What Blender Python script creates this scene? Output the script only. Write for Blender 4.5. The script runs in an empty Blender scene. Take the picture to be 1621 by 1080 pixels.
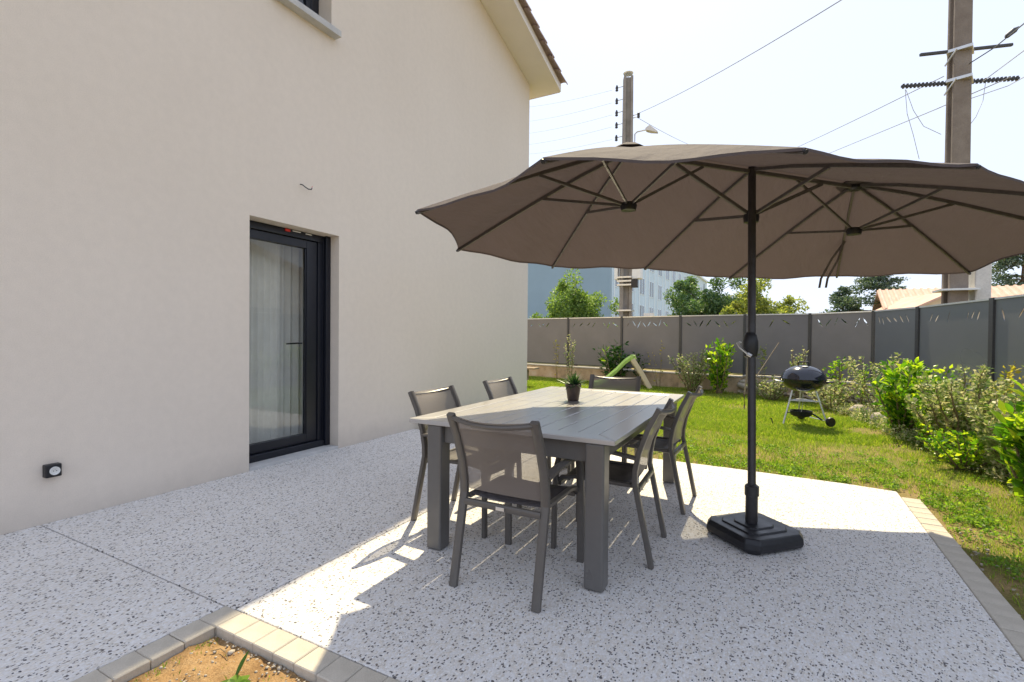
import bpy, math, random
import numpy as np
from mathutils import Vector, Matrix, Quaternion
R = math.radians
rng = random.Random(7)
nrg = np.random.default_rng(11)
S = bpy.context.scene
COL = S.collection

# ---------------------------------------------------------------- camera
F_PX, YAW, PITCH, ROLL, EYE = 772.53, 27.829, -0.709, 0.515, 1.27
yw, pt, rl = R(YAW), R(PITCH), R(ROLL)
fw = Vector((-math.sin(yw)*math.cos(pt), math.cos(yw)*math.cos(pt), math.sin(pt)))
rt0 = Vector((math.cos(yw), math.sin(yw), 0)); up0 = rt0.cross(fw)
rt = rt0*math.cos(rl)+up0*math.sin(rl); up = -rt0*math.sin(rl)+up0*math.cos(rl)
cd = bpy.data.cameras.new('camera'); cam = bpy.data.objects.new('camera', cd); COL.objects.link(cam)
cd.sensor_width = 36; cd.lens = 36*F_PX/1621; cd.clip_start = .05; cd.clip_end = 1500
M3 = Matrix((rt, up, -fw)).transposed()
cam.matrix_world = Matrix.Translation((0, 0, EYE)) @ M3.to_4x4()
S.camera = cam
# ---------------------------------------------------------------- light
SUN = Vector((-.215, .79, 1.0)).normalized()           # towards the sun
w = bpy.data.worlds.new('World'); S.world = w; w.use_nodes = True
nt = w.node_tree; bg = nt.nodes['Background']
sky = nt.nodes.new('ShaderNodeTexSky'); sky.sky_type = 'NISHITA'; sky.sun_disc = False
sky.sun_elevation = math.asin(SUN.z); sky.sun_rotation = math.atan2(SUN.x, SUN.y)
sky.air_density = 1.0; sky.dust_density = 1.6; sky.ozone_density = 1.0; sky.altitude = 200
mxs = nt.nodes.new('ShaderNodeMix'); mxs.data_type = 'RGBA'; mxs.inputs[0].default_value = .92
nt.links.new(sky.outputs[0], mxs.inputs[6]); mxs.inputs[7].default_value = (3.12, 3.45, 4.2, 1)   # even thin haze over the whole sky
nt.links.new(mxs.outputs[2], bg.inputs[0]); bg.inputs[1].default_value = .10
sl = bpy.data.lights.new('sun', 'SUN'); sl.energy = 2.7; sl.angle = R(.6); sl.color = (1, .86, .57)
so = bpy.data.objects.new('sun', sl); COL.objects.link(so)
so.rotation_mode = 'QUATERNION'; so.rotation_quaternion = SUN.to_track_quat('Z', 'Y'); so.location = (-6, 20, 24)
S.view_settings.view_transform = 'Standard'; S.view_settings.look = 'None'
S.view_settings.exposure = 1.52; S.view_settings.gamma = 1; S.view_settings.use_curve_mapping = False
S.render.engine = 'CYCLES'
S.cycles.max_bounces = 8; S.cycles.diffuse_bounces = 4; S.cycles.transparent_max_bounces = 12
S.cycles.sample_clamp_indirect = 6

# ---------------------------------------------------------------- materials
class NB:
    def __init__(s, name):
        s.m = bpy.data.materials.new(name); s.m.use_nodes = True
        s.t = s.m.node_tree; s.b = s.t.nodes['Principled BSDF']; s.out = s.t.nodes['Material Output']
    def n(s, typ, **k):
        x = s.t.nodes.new(typ)
        for a, v in k.items():
            if a.startswith('i_'): x.inputs[a[2:].replace('_', ' ')].default_value = v
            else: setattr(x, a, v)
        return x
    def l(s, a, b): s.t.links.new(a, b)
    def coord(s, kind='Object', scale=None):
        c = s.n('ShaderNodeTexCoord').outputs[kind]
        if scale:
            m = s.n('ShaderNodeMapping'); s.l(c, m.inputs[0]); m.inputs['Scale'].default_value = scale; c = m.outputs[0]
        return c
    def noise(s, scale, detail=4, rough=.55, co=None):
        x = s.n('ShaderNodeTexNoise'); x.inputs['Scale'].default_value = scale; x.inputs['Detail'].default_value = detail
        x.inputs['Roughness'].default_value = rough
        if co is not None: s.l(co, x.inputs['Vector'])
        return x.outputs['Fac']
    def ramp(s, fac, stops, interp='LINEAR'):
        r = s.n('ShaderNodeValToRGB'); r.color_ramp.interpolation = interp
        e = r.color_ramp.elements
        while len(e) < len(stops): e.new(.5)
        for k, (p, c) in enumerate(stops):
            e[k].position = p; e[k].color = (c[0], c[1], c[2], 1) if hasattr(c, '__len__') else (c, c, c, 1)
        s.l(fac, r.inputs[0]); return r.outputs[0]
    def mix(s, fac, a, b, mode='MIX'):
        x = s.n('ShaderNodeMix', data_type='RGBA', blend_type=mode)
        for v, i in ((fac, 0), (a, 6), (b, 7)):
            if hasattr(v, 'is_linked') or hasattr(v, 'links'): s.l(v, x.inputs[i])
            elif i == 0: x.inputs[0].default_value = v
            else: x.inputs[i].default_value = (v[0], v[1], v[2], 1)
        return x.outputs[2]
    def bump(s, h, strength=.3, dist=.01):
        b = s.n('ShaderNodeBump'); b.inputs['Strength'].default_value = strength; b.inputs['Distance'].default_value = dist
        s.l(h, b.inputs['Height']); s.l(b.outputs[0], s.b.inputs['Normal']); return b
    def col(s, c):
        if hasattr(c, 'links'): s.l(c, s.b.inputs['Base Color'])
        else: s.b.inputs['Base Color'].default_value = (c[0], c[1], c[2], 1)
    def set(s, rough=.6, metal=0, spec=.5):
        s.b.inputs['Roughness'].default_value = rough; s.b.inputs['Metallic'].default_value = metal
        s.b.inputs['Specular IOR Level'].default_value = spec; return s.m

def simple(name, c, rough=.5, metal=0, var=.12, scale=30, bump=0, spec=.5):
    b = NB(name); co = b.coord()
    n = b.noise(scale, 5, .6, co)
    lo = tuple(max(0, x*(1-var)) for x in c); hi = tuple(min(1, x*(1+var)) for x in c)
    b.col(b.ramp(n, [(.3, lo), (.7, hi)]))
    if bump: b.bump(n, bump, .004)
    r = b.ramp(b.noise(scale*.3, 3, .5, co), [(.3, max(.03, rough-.07)), (.7, min(1, rough+.07))])
    m = b.set(rough, metal, spec); b.l(r, b.b.inputs['Roughness'])
    return m

def leafmat(name, stops, trans=.45, rough=.45, tcol=(1.25, 1.3, .5)):
    b = NB(name); g = b.n('ShaderNodeNewGeometry'); oi = b.n('ShaderNodeObjectInfo')
    a = b.n('ShaderNodeMath', operation='ADD'); b.l(g.outputs['Random Per Island'], a.inputs[0]); b.l(oi.outputs['Random'], a.inputs[1])
    f = b.n('ShaderNodeMath', operation='FRACT'); b.l(a.outputs[0], f.inputs[0])
    c = b.ramp(f.outputs[0], stops); b.col(c); b.set(rough, 0, .35)
    t = b.n('ShaderNodeBsdfTranslucent'); b.l(b.mix(1.0, c, tcol, 'MULTIPLY'), t.inputs[0])
    mx = b.n('ShaderNodeMixShader'); mx.inputs[0].default_value = trans
    b.l(b.b.outputs[0], mx.inputs[1]); b.l(t.outputs[0], mx.inputs[2]); b.l(mx.outputs[0], b.out.inputs[0])
    return b.m

def m_render():
    b = NB('scratched_render'); co = b.coord()
    big = b.noise(.5, 3, .5, co); fine = b.noise(160, 4, .7, co); mid = b.noise(14, 5, .6, co)
    c = b.ramp(big, [(.3, (.785, .695, .60)), (.7, (.825, .735, .64))])
    c = b.mix(.10, c, b.ramp(mid, [(.35, .5), (.65, .85)]), 'MULTIPLY')
    c = b.mix(.16, c, b.ramp(fine, [(.35, .55), (.6, 1)]), 'MULTIPLY')
    st = b.noise(2.2, 5, .6, b.coord('Object', (1, 1, .12))); c = b.mix(.04, c, b.ramp(st, [(.35, .62), (.6, 1)]), 'MULTIPLY')
    # splash dirt just above the paving
    sep = b.n('ShaderNodeSeparateXYZ'); b.l(co, sep.inputs[0])
    ad = b.n('ShaderNodeMath', operation='MULTIPLY_ADD'); b.l(b.noise(3, 4, .6, co), ad.inputs[0]); ad.inputs[1].default_value = .25; b.l(sep.outputs[2], ad.inputs[2])
    d = b.ramp(ad.outputs[0], [(.06, .80), (.36, 1)])
    b.col(b.mix(1, c, d, 'MULTIPLY')); b.bump(fine, .35, .004)
    return b.set(.93, 0, .2)

def m_terrazzo():
    b = NB('exposed_aggregate_concrete'); co0 = b.coord()
    wn = b.n('ShaderNodeTexNoise'); wn.inputs['Scale'].default_value = 25; b.l(co0, wn.inputs['Vector'])
    vm = b.n('ShaderNodeVectorMath', operation='MULTIPLY_ADD'); b.l(wn.outputs['Color'], vm.inputs[0])
    vm.inputs[1].default_value = (.012, .012, 0); b.l(co0, vm.inputs[2])
    co = vm.outputs[0]
    def vor(scale, rnd=1, feat='F1', stretch=(1, 1, 1), rot=0):
        mp = b.n('ShaderNodeMapping'); b.l(co, mp.inputs[0]); mp.inputs['Scale'].default_value = stretch; mp.inputs['Rotation'].default_value = (0, 0, rot)
        v = b.n('ShaderNodeTexVoronoi', feature=feat); v.inputs['Scale'].default_value = scale; b.l(mp.outputs[0], v.inputs['Vector']); return v
    v1 = vor(94, stretch=(1.35, .8, 1), rot=.4); v2 = vor(62, stretch=(.8, 1.3, 1), rot=1.1)
    def stones(v, thr, rad):
        s = b.n('ShaderNodeSeparateColor'); b.l(v.outputs['Color'], s.inputs[0])
        sel = b.n('ShaderNodeMath', operation='LESS_THAN'); b.l(s.outputs[0], sel.inputs[0]); sel.inputs[1].default_value = thr
        rr = b.n('ShaderNodeMath', operation='MULTIPLY_ADD'); b.l(s.outputs[1], rr.inputs[0]); rr.inputs[1].default_value = rad*.6; rr.inputs[2].default_value = rad*.55
        ins = b.n('ShaderNodeMath', operation='LESS_THAN'); b.l(v.outputs['Distance'], ins.inputs[0]); b.l(rr.outputs[0], ins.inputs[1])
        m = b.n('ShaderNodeMath', operation='MULTIPLY'); b.l(sel.outputs[0], m.inputs[0]); b.l(ins.outputs[0], m.inputs[1])
        return m.outputs[0], s
    d1, s1 = stones(v1, .23, .48); d2, s2 = stones(v2, .09, .44)
    base = b.ramp(s1.outputs[2], [(0, (.64, .60, .55)), (.3, (.76, .74, .73)), (.55, (.82, .81, .82)), (.8, (.72, .67, .61)), (1, (.84, .84, .85))])
    edge = b.ramp(v1.outputs['Distance'], [(.0, 1), (.42, .99), (.62, .90)])
    base = b.mix(1, base, edge, 'MULTIPLY')
    base = b.mix(.12, base, b.ramp(b.noise(420, 3, .6, co), [(.3, .4), (.6, 1)]), 'MULTIPLY')
    base = b.mix(.30, base, b.ramp(b.noise(1.3, 5, .6, co0), [(.3, .80), (.6, 1)]), 'MULTIPLY')
    dark = b.ramp(s1.outputs[1], [(0, (.025, .03, .05)), (.6, (.08, .085, .11)), (1, (.22, .19, .16))])
    c = b.mix(d1, base, dark); c = b.mix(d2, c, b.ramp(s2.outputs[1], [(0, (.03, .035, .055)), (1, (.16, .15, .15))]))
    b.col(c); hb = b.ramp(v1.outputs['Distance'], [(.1, 1), (.6, 0)]); b.bump(hb, .45, .004)
    return b.set(.72, 0, .35)

def m_soil():
    b = NB('bare_soil'); co = b.coord()
    n = b.noise(9, 8, .7, co); f = b.noise(120, 6, .7, co)
    c = b.ramp(n, [(.3, (.23, .13, .06)), (.5, (.40, .25, .12)), (.72, (.55, .38, .21))])
    c = b.mix(.5, c, b.ramp(f, [(.35, .35), (.6, 1)]), 'MULTIPLY'); b.col(c)
    b.bump(f, .8, .01); return b.set(.95, 0, .1)

def m_lawn():
    b = NB('lawn_soil'); co = b.coord()
    n = b.noise(1.4, 6, .6, co); f = b.noise(60, 5, .7, co)
    c = b.ramp(n, [(.3, (.42, .29, .15)), (.5, (.26, .22, .08)), (.7, (.17, .20, .05))])
    c = b.mix(.6, c, b.ramp(f, [(.3, .35), (.65, 1)]), 'MULTIPLY'); b.col(c)
    b.bump(f, .8, .02); return b.set(.95, 0, .1)

def m_sling(name, c, alpha):
    b = NB(name); co = b.coord()
    mm = []
    for ax, (sx, sy) in enumerate(((1, 0), (0, 1))):
        pass
    wv = b.n('ShaderNodeTexWave', bands_direction='X'); wv.inputs['Scale'].default_value = 90; b.l(co, wv.inputs['Vector'])
    wz = b.n('ShaderNodeTexWave', bands_direction='Z'); wz.inputs['Scale'].default_value = 90; b.l(co, wz.inputs['Vector'])
    a = b.mix(.5, wv.outputs['Color'], wz.outputs['Color'])
    b.col(b.ramp(a, [(.2, tuple(x*.75 for x in c)), (.8, tuple(x*1.2 for x in c))])); b.set(.55, 0, .4)
    t = b.n('ShaderNodeBsdfTransparent'); mx = b.n('ShaderNodeMixShader'); mx.inputs[0].default_value = alpha
    b.l(b.b.outputs[0], mx.inputs[1]); b.l(t.outputs[0], mx.inputs[2]); b.l(mx.outputs[0], b.out.inputs[0])
    return b.m

def m_canopy():
    b = NB('parasol_cloth'); co = b.coord()
    n = b.noise(1.6, 4, .6, co); f = b.noise(220, 2, .5, co)
    c = b.ramp(n, [(.3, (.118, .100, .104)), (.7, (.138, .117, .121))])
    c = b.mix(.15, c, b.ramp(f, [(.3, .5), (.7, 1)]), 'MULTIPLY'); b.col(c); b.set(.9, 0, .15)
    bb = b.bump(b.noise(1, 4, .5, b.coord('Object', (9, 2.5, 4))), .5, .06)
    t = b.n('ShaderNodeBsdfTranslucent'); t.inputs[0].default_value = (.105, .078, .075, 1)
    mx = b.n('ShaderNodeMixShader'); mx.inputs[0].default_value = .20
    b.l(b.b.outputs[0], mx.inputs[1]); b.l(t.outputs[0], mx.inputs[2]); b.l(mx.outputs[0], b.out.inputs[0])
    return b.m

def m_glass():
    b = NB('window_glass'); g = b.n('ShaderNodeBsdfGlossy'); g.inputs['Roughness'].default_value = .0; g.inputs['Color'].default_value = (.95, .97, 1, 1)
    t = b.n('ShaderNodeBsdfTransparent'); t.inputs[0].default_value = (.92, .93, .92, 1)
    fr = b.n('ShaderNodeFresnel'); fr.inputs[0].default_value = 1.6
    ge = b.n('ShaderNodeNewGeometry'); iv = b.n('ShaderNodeMath', operation='SUBTRACT'); iv.inputs[0].default_value = 1; b.l(ge.outputs['Backfacing'], iv.inputs[1])
    mu = b.n('ShaderNodeMath', operation='MULTIPLY'); b.l(fr.outputs[0], mu.inputs[0]); b.l(iv.outputs[0], mu.inputs[1])
    mx = b.n('ShaderNodeMixShader'); b.l(mu.outputs[0], mx.inputs[0]); b.l(t.outputs[0], mx.inputs[1]); b.l(g.outputs[0], mx.inputs[2])
    b.l(mx.outputs[0], b.out.inputs[0]); return b.m

def m_bark(name, a, c):
    b = NB(name); co = b.coord('Object', (1, 1, .25)); n = b.noise(30, 6, .7, co)
    b.col(b.ramp(n, [(.3, a), (.7, c)])); b.bump(n, .6, .02); return b.set(.9, 0, .1)

def m_concrete(name, a, c, sc=4):
    b = NB(name); co = b.coord(); n = b.noise(sc, 8, .65, co); f = b.noise(sc*25, 4, .6, co)
    x = b.ramp(n, [(.3, a), (.7, c)]); x = b.mix(.3, x, b.ramp(f, [(.3, .5), (.65, 1)]), 'MULTIPLY'); b.col(x)
    b.bump(f, .4, .004); return b.set(.88, 0, .2)

def m_rubble():
    b = NB('rendered_wall'); co = b.coord(); n = b.noise(3, 7, .65, co)
    c = b.ramp(n, [(.32, (.30, .24, .17)), (.5, (.52, .38, .25)), (.68, (.60, .50, .38))])
    c = b.mix(.4, c, b.ramp(b.noise(50, 5, .7, co), [(.3, .4), (.65, 1)]), 'MULTIPLY')
    b.col(c); b.bump(n, .5, .03); return b.set(.9, 0, .15)

M = dict(
 render=m_render(), agg=m_terrazzo(), soil=m_soil(), lawn=m_lawn(), canopy=m_canopy(), glass=m_glass(),
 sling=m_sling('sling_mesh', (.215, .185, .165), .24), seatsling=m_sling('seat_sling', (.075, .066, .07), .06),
 frame=simple('taupe_metal', (.11, .10, .091), .38, .0, .05, 40, .05, .5),
 tablem=simple('table_metal', (.128, .122, .117), .34, 0, .04, 25, .05, .5),
 plank=simple('table_plank', (.40, .385, .375), .34, 0, .03, 2, 0, 1),
 black=simple('black_plastic', (.012, .013, .017), .42, 0, .3, 40, .1, .5),
 pole=simple('parasol_pole', (.035, .032, .034), .38, 0, .2, 30, 0, .5),
 rib=simple('parasol_rib', (.10, .09, .088), .4, .0, .2, 30, 0, .5),
 door=simple('anthracite_pvc', (.007, .009, .017), .35, 0, .12, 8, 0, .5),
 white=simple('white_plastic', (.78, .78, .76), .45, 0, .03, 12),
 sill=m_concrete('sill_concrete', (.50, .50, .50), (.62, .61, .60), 9),
 paver=m_concrete('paver_concrete', (.47, .43, .365), (.60, .55, .475), 7),
 soffit=simple('soffit_render', (.80, .75, .72), .8, 0, .03, 3),
 tile=m_concrete('roof_tile_clay', (.40, .31, .32), (.52, .42, .43), 5),
 curtain=simple('curtain_cloth', (.86, .85, .82), .9, 0, .06, 8),
 room=simple('room_paint', (.42, .40, .37), .9, 0, .05, 4),
 red=simple('red_tab', (.65, .04, .03), .5), steel=simple('steel', (.62, .62, .62), .32, .9, .05),
 alu=simple('aluminium', (.66, .66, .66), .35, .6, .05), enamel=simple('black_enamel', (.008, .010, .022), .12, 0, .1, 8, 0, .7),
 pot=simple('dark_pot', (.055, .038, .032), .5, 0, .2, 30, .1),
 fence=simple('fence_panel', (.175, .165, .175), .42, 0, .08, 2, 0, .5),
 fence2=simple('fence_panel_sky_tinted', (.15, .16, .178), .32, 0, .06, 1, 0, .6),  # same panels as the back fence, reflected sky put into the cooler colour
 post=simple('fence_post', (.06, .06, .065), .45, .2, .15), lowwall=m_rubble(),
 stone=m_concrete('field_stone', (.30, .25, .19), (.58, .52, .44), 6), slide=simple('green_plastic', (.42, .62, .16), .4, 0, .06, 6),
 ladder=simple('beige_plastic', (.62, .52, .36), .5, 0, .08, 8), wood=m_bark('weathered_wood', (.22, .17, .12), (.38, .31, .23)),
 concrete=m_concrete('pole_concrete', (.20, .16, .135), (.32, .27, .23), 3), concrete2=m_concrete('pole_concrete_grey', (.22, .20, .18), (.36, .33, .30), 3),
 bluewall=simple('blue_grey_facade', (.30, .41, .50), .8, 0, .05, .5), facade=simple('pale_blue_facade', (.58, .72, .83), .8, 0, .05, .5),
 strip=simple('white_strip', (.74, .82, .88), .7, 0, .03, 1), pane=simple('window_pane_far', (.05, .07, .09), .25, 0, .3, 2, 0, .6),
 orange=m_concrete('orange_roof', (.60, .37, .29), (.72, .52, .43), 2), cream=simple('cream_render', (.74, .66, .55), .9, 0, .05, 2),
 bark=m_bark('bark', (.06, .045, .03), (.16, .12, .08)), stem=m_bark('twig', (.14, .10, .06), (.30, .24, .15)),
 cable=simple('cable', (.05, .05, .055), .6), wire=simple('pale_wire', (.42, .40, .42), .5), box=simple('grey_box', (.62, .60, .58), .5),  # overhead wires are a paler purple-grey than the cables
 grass=leafmat('grass_blade', [(0, (.12, .21, .02)), (.35, (.21, .32, .035)), (.8, (.32, .42, .06)), (1, (.50, .46, .17))], .5),
 clover=leafmat('clover_leaf', [(0, (.09, .19, .02)), (.6, (.19, .33, .04)), (1, (.36, .50, .10))], .5, .5),
 laurel=leafmat('laurel_leaf', [(0, (.05, .15, .015)), (.45, (.14, .31, .02)), (.7, (.34, .52, .03)), (1, (.62, .70, .06))], .45, .3),
 darkleaf=leafmat('dark_leaf', [(0, (.015, .05, .010)), (.7, (.04, .11, .02)), (.92, (.08, .18, .03)), (1, (.30, .42, .05))], .35, .35),
 varieg=leafmat('variegated_leaf', [(0, (.14, .24, .05)), (.4, (.28, .37, .11)), (.75, (.50, .48, .27)), (1, (.72, .68, .48))], .40, .5, (1.1, 1.1, .8)),
 yellow=leafmat('yellow_leaf', [(0, (.16, .20, .03)), (.5, (.42, .36, .05)), (1, (.60, .50, .10))], .45),
 treeleaf=leafmat('tree_leaf', [(0, (.09, .16, .05)), (.6, (.18, .29, .07)), (1, (.34, .44, .13))], .45, .5),
 bluetree=leafmat('blue_green_leaf', [(0, (.06, .13, .07)), (.6, (.13, .22, .10)), (1, (.26, .36, .15))], .35, .5),
 olivetree=leafmat('olive_leaf', [(0, (.14, .19, .06)), (.6, (.28, .33, .09)), (1, (.46, .46, .15))], .45, .5),
 conifer=leafmat('conifer_needle', [(0, (.05, .09, .07)), (.6, (.09, .14, .10)), (1, (.16, .22, .15))], .25, .6),
 potleaf=leafmat('pot_plant_leaf', [(0, (.02, .06, .03)), (.7, (.05, .11, .05)), (1, (.14, .22, .09))], .3, .4),
)

for _k in ('plank',):
    _b = M[_k].node_tree.nodes['Principled BSDF']; _b.inputs['Coat Weight'].default_value = .8; _b.inputs['Coat Roughness'].default_value = .20; _b.inputs['Coat IOR'].default_value = 1.6
# ---------------------------------------------------------------- mesh helpers
class MB:
    def __init__(s): s.v = []; s.f = []
    def add(s, vs, fs):
        k = len(s.v); s.v += [tuple(v) for v in vs]; s.f += [tuple(i+k for i in f) for f in fs]; return s
    def box(s, x0, x1, y0, y1, z0, z1):
        return s.add([(x0, y0, z0), (x1, y0, z0), (x1, y1, z0), (x0, y1, z0), (x0, y0, z1), (x1, y0, z1), (x1, y1, z1), (x0, y1, z1)],
                     [(3, 2, 1, 0), (4, 5, 6, 7), (0, 1, 5, 4), (1, 2, 6, 5), (2, 3, 7, 6), (3, 0, 4, 7)])
    def loft(s, rings, cap=True, close=False):
        n = len(rings[0]); vs = [v for r in rings for v in r]; fs = []
        m = len(rings)
        for i in range(m if close else m-1):
            j = (i+1) % m
            for k in range(n):
                l = (k+1) % n; fs.append((i*n+k, i*n+l, j*n+l, j*n+k))
        if cap and not close: fs += [tuple(reversed(range(n))), tuple((m-1)*n+k for k in range(n))]
        return s.add(vs, fs)
    def sweep(s, pts, a, b=None, n=8, ref=(0, 0, 1), rect=False, taper=None, cap=True):
        """tube (n sides, radii a,b) or rectangular bar (half sizes a,b) along pts"""
        b = a if b is None else b; P = [Vector(p) for p in pts]; rings = []
        rf = Vector(ref)
        for i, p in enumerate(P):
            d = (P[min(i+1, len(P)-1)]-P[max(i-1, 0)]).normalized()
            u = rf.cross(d)
            if u.length < 1e-4: u = Vector((1, 0, 0)).cross(d)
            u.normalize(); v = d.cross(u); k = 1 if taper is None else taper[i]
            if rect:
                c = .25
                q = [(-1, -1+c), (-1+c, -1), (1-c, -1), (1, -1+c), (1, 1-c), (1-c, 1), (-1+c, 1), (-1, 1-c)]
                rings.append([p+u*a*k*x+v*b*k*y for x, y in q])
            else: rings.append([p+u*a*k*math.cos(2*math.pi*t/n)+v*b*k*math.sin(2*math.pi*t/n) for t in range(n)])
        return s.loft(rings, cap)
    def lathe(s, prof, n=24, c=(0, 0, 0), sx=1, sy=1):
        rings = [[(c[0]+r*sx*math.cos(2*math.pi*t/n), c[1]+r*sy*math.sin(2*math.pi*t/n), c[2]+z) for t in range(n)] for r, z in prof]
        return s.loft(rings, True)
    def prism(s, poly, z0, z1):
        n = len(poly); return s.add([(x, y, z0) for x, y in poly]+[(x, y, z1) for x, y in poly],
            [tuple(reversed(range(n))), tuple(range(n, 2*n))]+[(k, (k+1) % n, n+(k+1) % n, n+k) for k in range(n)])
    def prismx(s, poly, x0, x1):
        n = len(poly); return s.add([(x0, y, z) for y, z in poly]+[(x1, y, z) for y, z in poly],
            [tuple(reversed(range(n))), tuple(range(n, 2*n))]+[(k, (k+1) % n, n+(k+1) % n, n+k) for k in range(n)])
    def mesh(s, name):
        me = bpy.data.meshes.new(name); me.from_pydata(s.v, [], s.f); me.validate(); return me
    def build(s, name, mat, parent=None, smooth=False, bevel=0, seg=2):
        me = s.mesh(name); me.materials.append(mat)
        import bmesh
        b = bmesh.new(); b.from_mesh(me); bmesh.ops.recalc_face_normals(b, faces=b.faces); b.to_mesh(me); b.free()
        if smooth: me.polygons.foreach_set('use_smooth', [True]*len(me.polygons))
        o = bpy.data.objects.new(name, me); COL.objects.link(o)
        if parent is not None: o.parent = parent
        if bevel:
            md = o.modifiers.new('bevel', 'BEVEL'); md.width = bevel; md.segments = seg; md.limit_method = 'ANGLE'; md.angle_limit = R(35)
            md.harden_normals = False
        elif smooth:
            try: me.set_sharp_from_angle(angle=R(40))
            except Exception: pass
        return o

def tag(o, label=None, cat=None, group=None, kind=None):
    if label: o['label'] = label
    if cat: o['category'] = cat
    if group: o['group'] = group
    if kind: o['kind'] = kind
    return o
def empty(name, loc=(0, 0, 0), rz=0, label=None, cat=None, group=None):
    o = bpy.data.objects.new(name, None); COL.objects.link(o); o.location = loc; o.rotation_euler = (0, 0, rz); o.empty_display_size = .1
    return tag(o, label, cat, group)
def dup(root, loc, rz, label):
    r = root.copy(); COL.objects.link(r); r.location = loc; r.rotation_euler = (0, 0, rz); r['label'] = label
    for ch in list(root.children):
        c = ch.copy(); COL.objects.link(c); c.parent = r
        for g in list(ch.children):
            d = g.copy(); COL.objects.link(d); d.parent = c
    return r
def fastmesh(name, verts, faces, mat, smooth=False):
    """verts (N,3), faces (F,k) numpy arrays"""
    me = bpy.data.meshes.new(name); F, k = faces.shape
    me.vertices.add(len(verts)); me.vertices.foreach_set('co', np.ascontiguousarray(verts, dtype=np.float32).ravel())
    me.loops.add(F*k); me.loops.foreach_set('vertex_index', np.ascontiguousarray(faces, dtype=np.int32).ravel())
    me.polygons.add(F); me.polygons.foreach_set('loop_start', np.arange(F, dtype=np.int32)*k)
    me.polygons.foreach_set('loop_total', np.full(F, k, dtype=np.int32))
    me.materials.append(mat); me.update(calc_edges=True); return me
def link(name, me, parent=None):
    o = bpy.data.objects.new(name, me); COL.objects.link(o)
    if parent is not None: o.parent = parent
    return o

def leaf_cloud(pos, L, W, tilt=1.0, up_bias=.0, fold=.25, dirs=None):
    """pos (N,3): each leaf is a folded 4-triangle blade (6 verts, 4 tris)"""
    n = len(pos)
    if dirs is None:
        d = nrg.normal(size=(n, 3)); d[:, 2] = d[:, 2]*tilt+up_bias
    else: d = dirs+nrg.normal(size=(n, 3))*.35
    d /= np.linalg.norm(d, axis=1)[:, None]+1e-9
    r = nrg.normal(size=(n, 3)); s = np.cross(d, r); s /= np.linalg.norm(s, axis=1)[:, None]+1e-9
    nn = np.cross(d, s)
    k = nrg.uniform(.6, 1.25, size=(n, 1)); l = L*k; wd = W*k*.5
    a = pos; b1 = pos+d*l*.45+s*wd+nn*wd*fold; b2 = pos+d*l*.45-s*wd+nn*wd*fold; m = pos+d*l*.45-nn*wd*.1; t = pos+d*l-nn*l*.12
    V = np.stack([a, b1, m, b2, t], 1).reshape(-1, 3)
    base = np.arange(n)[:, None]*5
    T = np.concatenate([base+np.array([[0, 1, 2]]), base+np.array([[0, 2, 3]]), base+np.array([[1, 4, 2]]), base+np.array([[2, 4, 3]])], 0)
    return V, T

def inpoly(x, y, P):
    r = np.zeros(len(x), bool); n = len(P); j = n-1
    for i in range(n):
        xi, yi = P[i]; xj, yj = P[j]
        c = ((yi > y) != (yj > y)) & (x < (xj-xi)*(y-yi)/(yj-yi+1e-12)+xi); r ^= c; j = i
    return r
def vnoise(x, y, s, seed=0):
    g = np.random.default_rng(seed).random((64, 64)); u = (x*s) % 64; v = (y*s) % 64
    i = u.astype(int); j = v.astype(int); fu = u-i; fv = v-j; fu = fu*fu*(3-2*fu); fv = fv*fv*(3-2*fv)
    i2 = (i+1) % 64; j2 = (j+1) % 64
    return (g[i, j]*(1-fu)+g[i2, j]*fu)*(1-fv)+(g[i, j2]*(1-fu)+g[i2, j2]*fu)*fv

# ================================================================ SETTING
# ground sheet with a gentle bumpy lawn, reaching the horizon
def ground():
    g = MB(); g.add([(-400, -300, -.30), (400, -300, -.30), (400, 600, -.30), (-400, 600, -.30)], [(0, 1, 2, 3)])
    tag(g.build('ground', M['lawn']), kind='structure')
    x = np.linspace(-12, 9, 150); y = np.linspace(-8, 19, 190); X, Y = np.meshgrid(x, y)
    Z = -.030+.022*(vnoise(X.ravel(), Y.ravel(), 1.3, 3)-.5)+.012*(vnoise(X.ravel(), Y.ravel(), 5, 4)-.5)
    xr, yr = X.ravel(), Y.ravel()
    Z = np.where((xr < 1.3) & (yr < 5.4) & (xr > -13), np.minimum(Z, -.032), Z)
    Z = np.where((xr < -1.9) & (xr > -12) & (yr < 8.6) & (xr < -4.3), -.06, Z)
    V = np.stack([xr, yr, Z], 1); nx, ny = 150, 190
    i = np.arange(nx-1)[None, :]+np.arange(ny-1)[:, None]*nx; i = i.ravel()
    Fc = np.stack([i, i+1, i+nx+1, i+nx], 1)
    # leave the house footprint and the terrace out
    cx = V[Fc].mean(1); keep = ~((cx[:, 0] < -4.4) & (cx[:, 1] < 8.3) & (cx[:, 1] > -1))
    keep &= ~((cx[:, 0] > -4.05) & (cx[:, 0] < .80) & (cx[:, 1] > -1.4) & (cx[:, 1] < 4.9))
    me = fastmesh('lawn', V, Fc[keep], M['lawn']); me.polygons.foreach_set('use_smooth', [True]*len(me.polygons))
    tag(link('lawn', me), kind='structure')
ground()

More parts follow.
